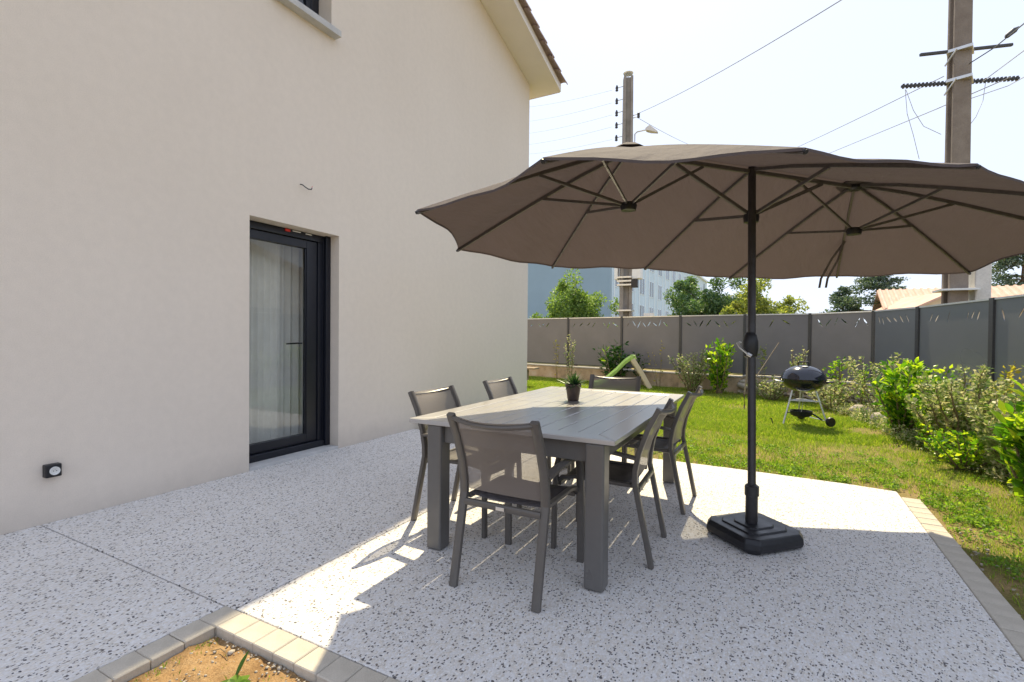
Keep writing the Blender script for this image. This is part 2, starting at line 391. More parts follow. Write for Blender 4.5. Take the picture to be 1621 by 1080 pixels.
# terrace: slabs with open joints and a border of small pavers
terr = empty('terrace'); terr['kind'] = 'structure'
def slab(x0, x1, y0, y1): MB().box(x0, x1, y0, y1, -.12, 0).build('slab', M['agg'], terr, bevel=.003, seg=1)
JX = -2.155
slab(-4.2, -2.2235, -3, 1.372)
slab(-4.2, JX-.004, 1.379, 5.17)
MB().prism([(JX+.004, 1.3835), (.883, 1.3835), (.946, 4.88), (.95, 5.06), (.62, 5.11), (-.3, 5.16), (JX+.004, 5.17)], -.12, 0).build('slab', M['agg'], terr, bevel=.003, seg=1)
pm = MB().box(-.0605, .0605, -.0605, .0605, -.09, 0).mesh('paver'); pm.materials.append(M['paver'])
def paver(x, y, rz=0):
    o = link('paver', pm, terr); o.location = (x, y, rng.uniform(-.0008, .0035)); o.rotation_euler = (rng.uniform(-.004, .004), rng.uniform(-.004, .004), rz+rng.uniform(-.006, .006))
    md = o.modifiers.new('bevel', 'BEVEL'); md.width = .004; md.segments = 1
for k in range(16): paver(-2.1585, 1.3185-.1235*(k), 0)             # down the left side of the bed
for k in range(25): paver(-2.1585+.1235*(k+1), 1.3185, 0)           # along its far side
for k in range(32):
    y = .95+.1255*k; paver(.945+.018*(y-1.3185), y, -.018)
# soil bed in front
bx = np.linspace(-2.095, .885, 120); by = np.linspace(-1.5, 1.255, 100); BX, BY = np.meshgrid(bx, by); BX = BX.ravel(); BY = BY.ravel()
BZ = -.034+.018*(vnoise(BX, BY, 9, 5)-.5)+.016*(vnoise(BX, BY, 27, 6)-.5)+.008*(vnoise(BX, BY, 49, 8)-.5)
bi = (np.arange(119)[None, :]+np.arange(99)[:, None]*120).ravel()
me = fastmesh('soil_bed', np.stack([BX, BY, BZ], 1), np.stack([bi, bi+1, bi+121, bi+120], 1), M['soil']); me.polygons.foreach_set('use_smooth', [True]*len(me.polygons))
tag(link('soil_bed', me), kind='structure')

def rocks(name, pos, r, mat, kind='stuff', parent=None):
    """many small irregular stones in one mesh"""
    ico = [(0, 0, 1), (.89, 0, .45), (.28, .85, .45), (-.72, .53, .45), (-.72, -.53, .45), (.28, -.85, .45), (.72, .53, -.45), (-.28, .85, -.45), (-.89, 0, -.45), (-.28, -.85, -.45), (.72, -.53, -.45), (0, 0, -1)]
    fa = [(0, 1, 2), (0, 2, 3), (0, 3, 4), (0, 4, 5), (0, 5, 1), (1, 6, 2), (2, 7, 3), (3, 8, 4), (4, 9, 5), (5, 10, 1), (6, 7, 2), (7, 8, 3), (8, 9, 4), (9, 10, 5), (10, 6, 1), (11, 7, 6), (11, 8, 7), (11, 9, 8), (11, 10, 9), (11, 6, 10)]
    I = np.array(ico); n = len(pos)
    sc = r[:, None, None]*nrg.uniform(.6, 1.2, (n, 1, 3))*nrg.uniform(.85, 1.1, (n, 12, 1))
    a = nrg.uniform(0, 6.28, n); V = I[None]*sc; V[:, :, 2] *= .7
    x = V[:, :, 0]*np.cos(a)[:, None]-V[:, :, 1]*np.sin(a)[:, None]; y = V[:, :, 0]*np.sin(a)[:, None]+V[:, :, 1]*np.cos(a)[:, None]
    V = np.stack([x, y, V[:, :, 2]], 2)+pos[:, None, :]
    Fc = (np.array(fa)[None]+(np.arange(n)*12)[:, None, None]).reshape(-1, 3)
    o = link(name, fastmesh(name, V.reshape(-1, 3), Fc, mat), parent)
    if kind: o['kind'] = kind
    return o
n = 520; px = nrg.uniform(-2.08, -1.0, n); py = nrg.uniform(.55, 1.25, n)
e = nrg.random(n) < .15; py = np.where(e, 1.25-np.abs(nrg.normal(0, .02, n)), py)
tag(rocks('pebbles', np.stack([px, py, np.full(n, -.028)], 1), nrg.uniform(.002, .0075, n)*np.where(nrg.random(n) < .08, 2, 1), M['stone']), kind='stuff')
n = 380; px = nrg.uniform(-2, 2.4, n); py = nrg.uniform(5.15, 5.6, n)
s_ = nrg.random(n) < .4; px = np.where(s_, nrg.uniform(1.0, 1.25, n), px); py = np.where(s_, nrg.uniform(1, 5.2, n), py)
tag(rocks('path_pebbles', np.stack([px, py, np.full(n, -.02)], 1), nrg.uniform(.004, .012, n), M['stone']), kind='stuff')

# ---------------------------------------------------------------- house
house = empty('house', (-4.2, 8.6, 0), 0, 'cream rendered gable house with dark patio door and purple brown verge tiles', 'house')
HX, HY = -4.2, 8.6
def hp(mb, name, mat, parent=None, **k):
    o = mb.build(name, mat, None, **k)
    o.data.transform(Matrix.Translation((-HX, -HY, 0))); o.parent = parent or house; return o
ZD = 2.34; DY0, DY1 = 2.82, 3.865; WY0, WY1 = 3.07, 3.745; WZ = 4.50
T = .34; x1 = HX; x0 = HX-T
SL = .28; Y1 = 8.6; YR = 3.7; YL = -1.2; EZ = 6.13+SL*(8.64-Y1)
w_ = MB(); w_.box(x0, x1, YL, DY0, -.1, ZD); w_.box(x0, x1, DY1, Y1, -.1, ZD); w_.box(x0, x1, YL, Y1, ZD, WZ)
w_.box(x0, x1, YL, WY0, WZ, 5.7); w_.box(x0, x1, WY1, Y1, WZ, 5.7)
w_.prismx([(YL, 5.7), (Y1, 5.7), (Y1, EZ), (YR, EZ+SL*(Y1-YR)), (YL, EZ)], x0, x1)
hp(w_, 'wall', M['render'])
w2 = MB(); w2.box(-12, x0, Y1-T, Y1, -.1, EZ); w2.box(-12, x0, YL, YL+T, -.1, EZ); w2.box(-12.3, -12, YL, Y1, -.1, EZ)
hp(w2, 'side_wall', M['render'])
# ground floor room and upper room seen through the glass
rm = MB(); rm.box(-8.5, x0, .6, 6.2, -.06, -.01); rm.box(-8.5, x0, .6, 6.2, 2.55, 2.62); rm.box(-8.6, -8.5, .6, 6.2, -.05, 2.6); rm.box(-8.5, x0, .5, .6, -.05, 2.6); rm.box(-8.5, x0, 6.2, 6.3, -.05, 2.6)
hp(rm, 'room', M['room'])
MB_ = MB(); MB_.box(-11.9, x0-.01, YL+T, Y1-T, 2.75, 2.9); hp(MB_, 'upper_floor', M['room'])
# roof slabs, verge board, soffit and tiles
XV = -3.68; YE = 8.93; RT = .20
def zs(y): return EZ-SL*(y-Y1) if y > YR else EZ-SL*(Y1-YR)*0+SL*(Y1-YR)-SL*(YR-y)*1 if False else (EZ+SL*(Y1-YR)-SL*abs(y-YR))
zr = EZ+SL*(Y1-YR)
ro = MB(); ro.prismx([(YE, zs(YE)+.03), (YR, zr+.03), (YR, zr+RT), (YE, zs(YE)+RT)], -12.6, XV-.035)
ro.prismx([(YR, zr+.03), (-1.55, zs(-1.55)+.03), (-1.55, zs(-1.55)+RT), (YR, zr+RT)], -12.6, XV-.035)
roof = hp(ro, 'roof', M['tile'])
so_ = MB(); so_.prismx([(YE, zs(YE)), (YR, zr), (YR, zr+.028), (YE, zs(YE)+.028)], x1+.002, XV-.03)
so_.prismx([(YR, zr), (-1.55, zs(-1.55)), (-1.55, zs(-1.55)+.028), (YR, zr+.028)], x1+.002, XV-.03)
so_.prismx([(YE, zs(YE)), (Y1+.002, zs(Y1)), (Y1+.002, zs(Y1)+.028), (YE, zs(YE)+.028)], -12.5, x1+.0015)
hp(so_, 'soffit', M['soffit'])
vb = MB(); vb.prismx([(YE, zs(YE)-.01), (YR, zr-.01), (YR, zr+.13), (YE, zs(YE)+.13)], XV-.028, XV)
vb.prismx([(YR, zr-.01), (-1.55, zs(-1.55)-.01), (-1.55, zs(-1.55)+.13), (YR, zr+.13)], XV-.028, XV)
vb.box(-12.5, XV-.03, YE+.001, YE+.025, zs(YE)-.01, zs(YE)+.16)
hp(vb, 'verge_board', M['soffit'])
tl = MB(); rings = []
for k in range(4):
    pass
def tile_mesh():
    mb = MB(); n_ = 9; rr = []
    for (yy, sc, dz) in ((0, 1.0, 0), (-.40, .86, .0)):
        rr.append([(-.02-.105*sc*math.cos(math.pi*t/(n_-1))+.0, yy, dz+.085*sc*math.sin(math.pi*t/(n_-1))) for t in range(n_)]
                  + [(-.02+.105*sc*.86*math.cos(math.pi*t/(n_-1)), yy, dz+.085*sc*.8*math.sin(math.pi*t/(n_-1))-.0) for t in range(n_)])
    mb.loft(rr); me = mb.mesh('tile'); me.materials.append(M['tile']); return me
tm = tile_mesh()
def tiles(y_from, sgn, cnt):
    for k in range(cnt):
        for col in range(0, 2 if sgn > 0 else 1):
            y = y_from-sgn*.33*k; o = link('tile', tm, roof)
            o.location = (XV+.035-.20*col-HX, y-HY, zs(y)+.145-(.02 if col else 0))
            o.rotation_euler = (-math.atan(SL)*sgn+.06*sgn, 0, 0 if sgn > 0 else math.pi)
tiles(YE+.06, 1, 16); tiles(-1.6, -1, 15)
# patio door
dr = hp(MB().box(-4.45, -4.40, DY0+.002, DY0+.07, .0, ZD-.003), 'patio_door', M['door'])
XF = -4.38
def dbox(name, mat, x0, x1, y0, y1, z0, z1, parent=dr, bev=.004):
    o = MB().box(x0, x1, y0, y1, z0, z1).build(name, mat, None, bevel=bev, seg=2); o.data.transform(Matrix.Translation((-HX, -HY, 0))); o.parent = parent; return o
dbox('outer_frame', M['door'], -4.46, -4.37, 3.795, DY1-.003, .03, ZD-.004)
dbox('outer_frame', M['door'], -4.46, -4.37, DY0+.07, 3.794, ZD-.075, ZD-.004)
dbox('outer_frame', M['door'], -4.46, -4.375, 3.735, 3.794, .03, ZD-.077)
dbox('shutter_guide', M['door'], -4.362, -4.325, 3.80, DY1-.003, .03, ZD-.004)
dbox('bottom_rail', M['door'], -4.46, -4.34, DY0+.07, 3.794, .03, .095)
dbox('door_sash', M['door'], -4.45, -4.392, 3.60, 3.734, .10, ZD-.08)
dbox('door_sash', M['door'], -4.45, -4.392, DY0+.07, 3.599, ZD-.165, ZD-.08)
dbox('door_sash', M['door'], -4.45, -4.392, DY0+.07, 3.599, .10, .19)
dbox('glazing_bead', M['door'], -4.412, -4.40, 3.585, 3.599, .19, ZD-.166)
dbox('pane', M['glass'], -4.428, -4.422, DY0+.07, 3.60, .19, ZD-.165, bev=0)
hd = MB(); hd.sweep([(-4.47, 3.60, 1.16), (-4.52, 3.60, 1.16), (-4.525, 3.585, 1.16), (-4.525, 3.46, 1.155)], .011, .008, rect=True); hp(hd, 'handle', M['black'], dr)
th = dbox('threshold', M['sill'], -4.54, -4.195, DY0+.003, DY1-.003, -.01, .028)
dbox('red_tab', M['red'], -4.368, -4.355, 3.31, 3.37, ZD-.035, ZD-.008); dbox('white_tab', M['white'], -4.368, -4.36, 3.40, 3.50, ZD-.022, ZD-.010); dbox('white_tab', M['white'], -4.368, -4.36, 3.56, 3.64, ZD-.024, ZD-.012)
def curtain(y0, y1, z0, z1, x, folds, amp, name='curtain'):
    n_ = folds*8; rr = MB(); top = []; vs = []
    for k in range(n_+1):
        t = k/n_; a = t*folds*2*math.pi
        vs += [(x+amp*math.sin(a)+.01*math.sin(a*.37), y0+(y1-y0)*t, z0), (x+amp*math.sin(a+.15)+.008*math.sin(a*.41), y0+(y1-y0)*t, z1)]
    rr.add(vs, [(2*k, 2*k+2, 2*k+3, 2*k+1) for k in range(n_)]); hp(rr, name, M['curtain'], smooth=True)
curtain(2.4, 3.47, .02, 2.45, -4.66, 15, .030); curtain(3.44, 4.2, .02, 2.45, -4.74, 8, .03)
# upper window
wn = hp(MB().box(-4.46, -4.40, WY0+.002, WY0+.07, WZ+.02, 5.698), 'window', M['door'])
dbox('frame', M['door'], -4.46, -4.39, WY1-.10, WY1-.003, WZ+.02, 5.698, wn); dbox('frame', M['door'], -4.46, -4.395, WY1-.16, WY1-.101, WZ+.07, 5.698, wn)
dbox('frame', M['door'], -4.46, -4.39, WY0+.07, WY1-.101, WZ+.02, WZ+.068, wn)
dbox('pane', M['glass'], -4.43, -4.42, WY0+.07, WY1-.16, WZ+.068, 5.698, wn, 0)
dbox('sill', M['sill'], -4.46, -4.10, WY0-.05, WY1+.05, WZ-.06, WZ+.008, wn, .006)

# black square socket on the wall
sk = empty('wall_socket', (-4.2, 1.425, .35), 0, 'small black square outdoor socket with round white face low on the cream wall', 'socket')
MB().box(0, .052, -.042, .042, -.042, .042).build('housing', M['black'], sk, bevel=.006)
o = MB().lathe([(.027, 0), (.027, .010), (.022, .010), (.020, .004), (.001, .004)], 24).build('round_face', M['white'], sk, smooth=True); o.rotation_euler = (0, R(90), 0); o.location = (.050, .004, 0)
for dy in (-.008, .008):
    q = MB().lathe([(.0025, 0), (.0025, .002)], 8).build('hole', M['black'], sk); q.rotation_euler = (0, R(90), 0); q.location = (.0555, .004+dy, 0)
q = MB().lathe([(.002, 0), (.002, .010)], 8).build('earth_pin', M['steel'], sk); q.rotation_euler = (0, R(90), 0); q.location = (.055, .004, .010)
# bare cable end above the door
ws = empty('cable_stub', (-4.2, 3.36, 2.74), 0, 'short stub of bare cable curling out of the wall above the patio door', 'cable')
MB().sweep([(-.01, 0, .03), (.03, .0, .02), (.06, .012, -.005), (.065, .045, -.018), (.06, .085, -.01), (.05, .10, .01)], .0055, n=6).build('sheath', M['cable'], ws, smooth=True)
MB().sweep([(.05, .10, .01), (.045, .108, .03)], .003, n=5).build('red_wire', M['red'], ws); MB().sweep([(.05, .10, .01), (.05, .118, .018)], .003, n=5).build('white_wire', M['white'], ws)

# ---------------------------------------------------------------- back fence, wall
FZ0, FZ1 = .44, 1.77
BF = [(-8.55, 14.45), (-6.92, 14.02), (-5.3, 13.62), (-3.57, 13.18), (-1.98, 12.80), (-.51, 12.52), (.77, 12.32), (1.75, 11.43)]
RF = [(1.75, 11.43), (2.16, 10.21), (2.51, 8.34), (2.80, 6.60), (3.05, 4.85), (3.22, 3.1), (3.35, 1.35)]
PAN = {}
def panel_mesh(L, mat, seed, z0=0, h=FZ1-FZ0, dens=.8):
    """sheet metal panel with slits of bamboo leaves cut through along the top"""
    r_ = random.Random(seed); cu = bpy.data.curves.new('panel', 'CURVE'); cu.dimensions = '2D'; cu.fill_mode = 'BOTH'; cu.extrude = .003
    def spl(pts):
        s = cu.splines.new('POLY'); s.points.add(len(pts)-1); s.use_cyclic_u = True
        for k, (x, y) in enumerate(pts): s.points[k].co = (x, y, 0, 1)
    spl([(0, 0), (L, 0), (L, h), (0, h)])
    x = .05+r_.random()*.06
    while x < L-.1:
        if r_.random() < dens:
            a = r_.choice((-1, 1))*r_.uniform(.35, 1.0); ll = r_.uniform(.14, .26); wd = r_.uniform(.010, .017)
            d = (math.sin(a), math.cos(a)); p = (-d[1], d[0]); ext = abs(d[0])*ll/2+wd+.006; cy = h-r_.uniform(.155, .20)
            cx = x+ext
            if cx+ext > L-.04: break
            spl([(cx+d[0]*ll*t/2+p[0]*wd*b_, cy+d[1]*ll*t/2+p[1]*wd*b_) for t, b_ in ((-1, 0), (-.35, 1), (.4, .8), (1, 0), (.4, -.8), (-.35, -1))])
            x = cx+ext+.004
        else: x += .09
    ob = bpy.data.objects.new('tmp', cu); COL.objects.link(ob); dg = bpy.context.evaluated_depsgraph_get()
    me = bpy.data.meshes.new_from_object(ob.evaluated_get(dg)); bpy.data.objects.remove(ob); bpy.data.curves.remove(cu)
    me.materials.clear(); me.materials.append(mat); me.name = 'panel'; return me
def fence(P, label, mat, dens, post_w, skip_first=False):
    f = empty('fence', (P[0][0], P[0][1], 0), 0, label, 'fence'); ox, oy = P[0]
    for k, (x, y) in enumerate(P):
        if k == 0 and skip_first: continue
        a = P[min(k+1, len(P)-1)]; b = P[max(k-1, 0)]; ang = math.atan2(a[1]-b[1], a[0]-b[0])
        p = MB().box(-post_w, post_w, -.03, .03, .25, FZ1+.03).build('post', M['post'], f, bevel=.004, seg=1); p.location = (x-ox, y-oy, 0); p.rotation_euler = (0, 0, ang)
        if k == 0: continue
    for k in range(len(P)-1):
        (xa, ya), (xb, yb) = P[k], P[k+1]; L = math.hypot(xb-xa, yb-ya); ang = math.atan2(yb-ya, xb-xa)
        pn = link('panel', panel_mesh(L-2*post_w-.01, mat, 31*k+len(P), dens=dens[k % len(dens)]), f)
        pn.matrix_parent_inverse = Matrix.Identity(4)
        pn.location = (xa-ox+math.cos(ang)*(post_w+.005), ya-oy+math.sin(ang)*(post_w+.005), FZ0); pn.rotation_euler = (R(90), 0, ang)
        def bar(nm, z, h_, t_, m_):
            b_ = MB().box(post_w+.004, L-post_w-.004, -t_, t_, z, z+h_).build(nm, m_, f); b_.location = (xa-ox, ya-oy, 0); b_.rotation_euler = (0, 0, ang)
        bar('top_rail', FZ1+.0, .025, .018, M['alu']); bar('bottom_rail', FZ0-.028, .026, .016, M['post'])
    return f
fence(BF, 'long dark taupe metal fence behind the lawn with leaf slits along its top', M['fence'], (.25, .3, .5, .8, .92, .35, .85), .03)
fence(RF, 'metal fence with sky-tinted panels and black posts along the right of the garden', M['fence2'], (.8, .35, .5, .6, .4, .4), .045, True)

def low_wall(P, label, h, t, stones):
    f = empty('retaining_wall', (P[0][0], P[0][1], 0), 0, label, 'wall'); ox, oy = P[0]
    for k in range(len(P)-1):
        (xa, ya), (xb, yb) = P[k], P[k+1]; L = math.hypot(xb-xa, yb-ya); ang = math.atan2(yb-ya, xb-xa); nx, ny = math.sin(ang), -math.cos(ang)
        b_ = MB().box(0, L+.02, -t, .12, -.25, h).build('wall_body', M['lowwall'], f, bevel=.015); b_.location = (xa-ox, ya-oy, 0); b_.rotation_euler = (0, 0, ang)
        b_ = MB().box(-.005, L+.015, -t-.012, .13, h+.001, h+.035).build('coping', M['paver'], f, bevel=.008); b_.location = (xa-ox, ya-oy, 0); b_.rotation_euler = (0, 0, ang)
        if stones:
            u = 0
            while u < L:
                for row in range(3):
                    r0 = rng.uniform(.07, .13)
                    m_ = STM[rng.randrange(len(STM))]; o = link('stone', m_, f)
                    o.location = (xa-ox+math.cos(ang)*(u+rng.uniform(-.04, .04))+nx*(t+.02+rng.uniform(-.02, .04)), ya-oy+math.sin(ang)*u+ny*(t+.02+rng.uniform(-.02, .04)), .03+row*.11+rng.uniform(-.02, .02))
                    o.scale = (r0*1.25, r0, r0*.75); o.rotation_euler = (rng.uniform(-.3, .3), rng.uniform(-.3, .3), ang+rng.uniform(-.4, .4))
                u += rng.uniform(.17, .26)
    return f
def stone_mesh(seed):
    import bmesh
    b = bmesh.new(); bmesh.ops.create_icosphere(b, subdivisions=2, radius=1); r_ = random.Random(seed)
    ax = [(Vector((r_.gauss(0, 1), r_.gauss(0, 1), r_.gauss(0, 1))).normalized(), r_.uniform(.55, .9)) for _ in range(7)]
    for v in b.verts:
        for a, d in ax:
            k = v.co.dot(a)
            if k > d: v.co -= a*(k-d)*.85
        v.co *= 1+r_.uniform(-.03, .03)
    me = bpy.data.meshes.new('stone'); b.to_mesh(me); b.free(); me.materials.append(M['stone']); me.polygons.foreach_set('use_smooth', [True]*len(me.polygons)); return me
STM = [stone_mesh(k) for k in range(6)]
low_wall(BF[:6], 'low ochre rendered wall carrying the back fence', .33, .12, False)
low_wall(BF[5:]+RF[1:4], 'low rubble stone wall carrying the fence behind the barbecue and shrubs', .36, .14, True)
for (x, y, s_, lb) in ((1.36, 9.75, .15, 'pale rounded boulder at the lawn edge right of the barbecue'), (1.48, 9.1, .12, 'smaller flat boulder tucked beside the big laurel foot')):
    o = link('boulder', stone_mesh(int(x*100)), None); o.location = (x, y, s_*.45); o.scale = (s_*1.3, s_, s_*.8); tag(o, lb, 'boulder')

# ---------------------------------------------------------------- table
TX0, TX1, TY0, TY1, TZ = -1.91, -.65, 2.30, 4.46, .765
tb = empty('dining_table', ((TX0+TX1)/2, (TY0+TY1)/2, 0), 0, 'long taupe metal dining table with planked top under the parasol', 'table')
hx, hy = (TX1-TX0)/2, (TY1-TY0)/2
BW = .115; th_ = .026
def tpoly(name, pts, mat=M['plank']):
    mb = MB(); n_ = len(pts); cxm = sum(p[0] for p in pts)/n_
    mb.prism(pts, TZ-th_, TZ); mb.build(name, mat, tb, bevel=.004, seg=2)
g_ = .0008
tpoly('border_board', [(-hx, -hy), (hx, -hy), (hx-BW-g_, -hy+BW), (-hx+BW+g_, -hy+BW)])
tpoly('border_board', [(-hx, hy), (-hx+BW+g_, hy-BW), (hx-BW-g_, hy-BW), (hx, hy)])
tpoly('border_board', [(hx, -hy+.001), (hx, hy-.001), (hx-BW, hy-BW-g_), (hx-BW, -hy+BW+g_)])
tpoly('border_board', [(-hx, hy-.001), (-hx, -hy+.001), (-hx+BW, -hy+BW+g_), (-hx+BW, hy-BW-g_)])
NP = 9; iw = 2*hx-2*BW-.006
for k in range(NP):
    for sgn in (0, 1):
        xa = -hx+BW+.003+iw*k/NP+.003; xb = -hx+BW+.003+iw*(k+1)/NP-.003
        ya, yb = ((-hy+BW+.003, -.0015), (.0015, hy-BW-.003))[sgn]
        MB().box(xa, xb, ya, yb, TZ-th_, TZ-.0015).build('plank', M['plank'], tb, bevel=.0025, seg=1)
lx, ly, lw = .488, hy-.062, .050
for sx in (-1, 1):
    for sy in (-1, 1):
        MB().box(sx*lx-lw+.035, sx*lx+lw+.035, sy*(ly)-lw+.0, sy*ly+lw, 0.004, TZ-th_-.001).build('leg', M['tablem'], tb, bevel=.012, seg=3)
for sy in (-1, 1): MB().box(-lx+lw+.036, lx-lw+.034, sy*ly-.016, sy*ly+.016, TZ-th_-.105, TZ-th_-.001).build('apron', M['tablem'], tb, bevel=.003)
for sx in (-1, 1): MB().box(sx*lx+.019, sx*lx+.051, -ly+lw+.001, ly-lw-.001, TZ-th_-.105, TZ-th_-.001).build('apron', M['tablem'], tb, bevel=.003)

# ---------------------------------------------------------------- chairs (origin: middle between the rear feet; faces local +Y)
def side_pts(x):
    return [(x, .005, 0), (x, .050, .22), (x, .088, .40), (x, .100, .455), (x, .098, .52), (x, .080, .62), (x, .030, .76), (x, -.028, .875)]
def make_chair(label, cx, cy, rz):
    c = empty('garden_chair', (cx, cy, 0), rz, label, 'chair', 'chairs round the dining table')
    W2 = .232
    for s in (-1, 1):
        MB().sweep(side_pts(s*W2)[:4], .014, .021, rect=True, ref=(1, 0, 0)).build('leg', M['frame'], c, smooth=True)
        MB().sweep(side_pts(s*W2)[3:], .014, .021, rect=True, ref=(1, 0, 0)).build('back_post', M['frame'], c, smooth=True)
        MB().sweep([(s*W2, .575, .0), (s*W2, .572, .30), (s*W2, .560, .50), (s*W2, .540, .575), (s*W2, .50, .598)], .013, .019, rect=True, ref=(1, 0, 0)).build('leg', M['frame'], c, smooth=True)
        MB().sweep([(s*(W2+.006), .515, .607), (s*(W2+.008), .38, .617), (s*(W2+.008), .22, .612), (s*(W2+.006), .088, .592)], .024, .009, rect=True, ref=(0, 0, 1)).build('armrest', M['frame'], c, smooth=True)
        MB().sweep([(s*(W2-.020), .115, .432), (s*(W2-.020), .45, .438), (s*(W2-.020), .535, .425), (s*(W2-.020), .568, .395)], .011, .014, rect=True, ref=(1, 0, 0)).build('seat_rail', M['frame'], c, smooth=True)
    MB().sweep([(-W2+.015, .085, .412), (W2-.015, .085, .412)], .012, .016, rect=True).build('rear_bar', M['frame'], c, smooth=True)
    MB().sweep([(-W2+.03, .552, .385), (W2-.03, .552, .385)], .010, .013, rect=True).build('front_bar', M['frame'], c, smooth=True)
    tb_ = [(x*W2/.232, -.022-.045*(1-(x/.232)**2), .858-.020*(1-(x/.232)**2)) for x in (-.222, -.16, -.08, 0, .08, .16, .222)]
    MB().sweep(tb_, .011, .012, n=8).build('top_bar', M['frame'], c, smooth=True)
    MB().box(-.024, .024, .0655, .0685, .402, .420).build('maker_tag', M['alu'], c, bevel=.001)
    # woven sling: seat
    seat = [(.118, .444), (.20, .440), (.32, .437), (.44, .440), (.52, .434), (.562, .405), (.572, .378)]
    mb = MB(); nx = 8; vs = []
    for (y, z) in seat:
        for i in range(nx+1):
            t = -1+2*i/nx; vs.append((t*(W2-.018), y, z-.010*(1-t*t)))
    fs = [(j*(nx+1)+i, j*(nx+1)+i+1, (j+1)*(nx+1)+i+1, (j+1)*(nx+1)+i) for j in range(len(seat)-1) for i in range(nx)]
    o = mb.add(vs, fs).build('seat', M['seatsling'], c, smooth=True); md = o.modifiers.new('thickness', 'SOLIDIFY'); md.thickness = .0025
    prof = [(.100, .475), (.098, .53), (.078, .62), (.050, .70), (.022, .77), (-.008, .835), (-.024, .872)]
    vs = []
    for j, (y, z) in enumerate(prof):
        for i in range(nx+1):
            t = -1+2*i/nx; vs.append((t*(W2-.010), y+.004-.050*(1-t*t)*(j/6)**2-.012*(1-t*t), z-(.012*(1-t*t) if j == 6 else 0)))
    fs = [(j*(nx+1)+i, j*(nx+1)+i+1, (j+1)*(nx+1)+i+1, (j+1)*(nx+1)+i) for j in range(len(prof)-1) for i in range(nx)]
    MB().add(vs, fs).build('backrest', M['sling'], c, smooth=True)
    return c
ch = make_chair('nearest chair, its see-through mesh back turned to us at the table end', -1.165, 2.025, R(-1))
dup(ch, (-.560, 2.945, 0), R(92), 'chair on the right side of the table, the nearer of two by the parasol pole')
dup(ch, (-.515, 3.885, 0), R(88), 'chair on the right side of the table farther off, backed by the lawn')
dup(ch, (-2.135, 2.86, 0), R(-91), 'chair on the wall side of the table nearest the patio door')
dup(ch, (-2.12, 3.80, 0), R(-89), 'chair on the wall side of the table, farther, only its backrest top showing')
dup(ch, (-1.345, 4.72, 0), R(182), 'chair at the far end of the table in front of the green slide')

# potted plant
pp = empty('potted_plant', (-1.345, 3.575, TZ), 0, 'small leafy plant in a dark brown pot on the dining table', 'plant')
MB().lathe([(.040, 0), (.043, .005), (.058, .105), (.061, .106), (.063, .128), (.057, .130), (.053, .112), (.001, .110)], 28).build('pot', M['pot'], pp, smooth=True)
def blade_mesh(L, W, curve=.35, seg=4, fold=.3):
    vs, fs = [], []
    for k in range(seg+1):
        t = k/seg; w_k = W*.5*math.sin(math.pi*min(.98, t*.86+.12)); z = -curve*L*t*t
        vs += [(-w_k, L*t, z+fold*w_k), (0, L*t, z), (w_k, L*t, z+fold*w_k)]
    for k in range(seg):
        a = 3*k; fs += [(a, a+1, a+4, a+3), (a+1, a+2, a+5, a+4)]
    return vs, fs
lv = MB()
for k in range(70):
    L = rng.uniform(.07, .15); vs, fs = blade_mesh(L, rng.uniform(.012, .020), rng.uniform(.1, .5))
    az = rng.uniform(0, 6.28); el = rng.uniform(.25, 1.35)
    mt = Matrix.Translation((rng.uniform(-.02, .02), rng.uniform(-.02, .02), .105)) @ Matrix.Rotation(az, 4, 'Z') @ Matrix.Rotation(el, 4, 'X')
    lv.add([mt @ Vector(v) for v in vs], fs)
lv.build('foliage', M['potleaf'], pp, smooth=True)

# ---------------------------------------------------------------- parasol
KU = .985
def US(x, y, z): return Vector((x*KU, y*KU, 1.27+(z-1.27)*KU))
TH = .798; UC = (-.123, 3.724); U0 = Vector((math.cos(TH), math.sin(TH), 0)); V0 = Vector((-math.sin(TH), math.cos(TH), 0))
def UP(u, v, z): # plan coordinates of the parasol (long axis u)
    p = Vector((UC[0], UC[1], 0))+U0*u+V0*v; return US(p.x, p.y, z-.007*u-.048*v)
PX, PY = UC[0]*KU, UC[1]*KU
par = empty('parasol', (PX, PY, 0), 0, 'large oval taupe double parasol on a black crank pole', 'parasol')
def pb(mb, name, mat, **k):
    o = mb.build(name, mat, None, **k); o.data.transform(Matrix.Translation((-PX, -PY, 0))); o.parent = par; return o
e1 = (2.261, 0); e2 = (1.863, .853); e3 = (.946, 1.247); e4 = (0, 1.276); ZT = 1.918; ZA = 2.42; SA = .956
tips = [(-e3[0], e3[1]), (-e2[0], e2[1]), (-e1[0], 0), (-e2[0], -e2[1]), (-e3[0], -e3[1]), (0, -e4[1]), (e3[0], -e3[1]), (e2[0], -e2[1]), (e1[0], 0), (e2[0], e2[1]), (e3[0], e3[1]), (0, e4[1])]
apx = [-SA, -SA, -SA, -SA, -SA, 0, SA, SA, SA, SA, SA, 0]
def ribpt(k, s, off=0):
    (tu, tv), a = tips[k], apx[k]; za = ZA if a else ZA+.0
    z = za+(ZT+{5: .045, 11: .045, 8: -.085}.get(k, 0)-za)*(s**1.12)+off
    g = {0: .03, 1: .05, 2: .03}.get(k, 0)*s     # these tips are pushed out along the sight line to shift their shadow
    q = UP(a+(tu-a)*s, tv*s, z); return Vector((q.x*(1+g), q.y*(1+g), 1.27+(q.z-1.27)*(1+g)))
N = 10
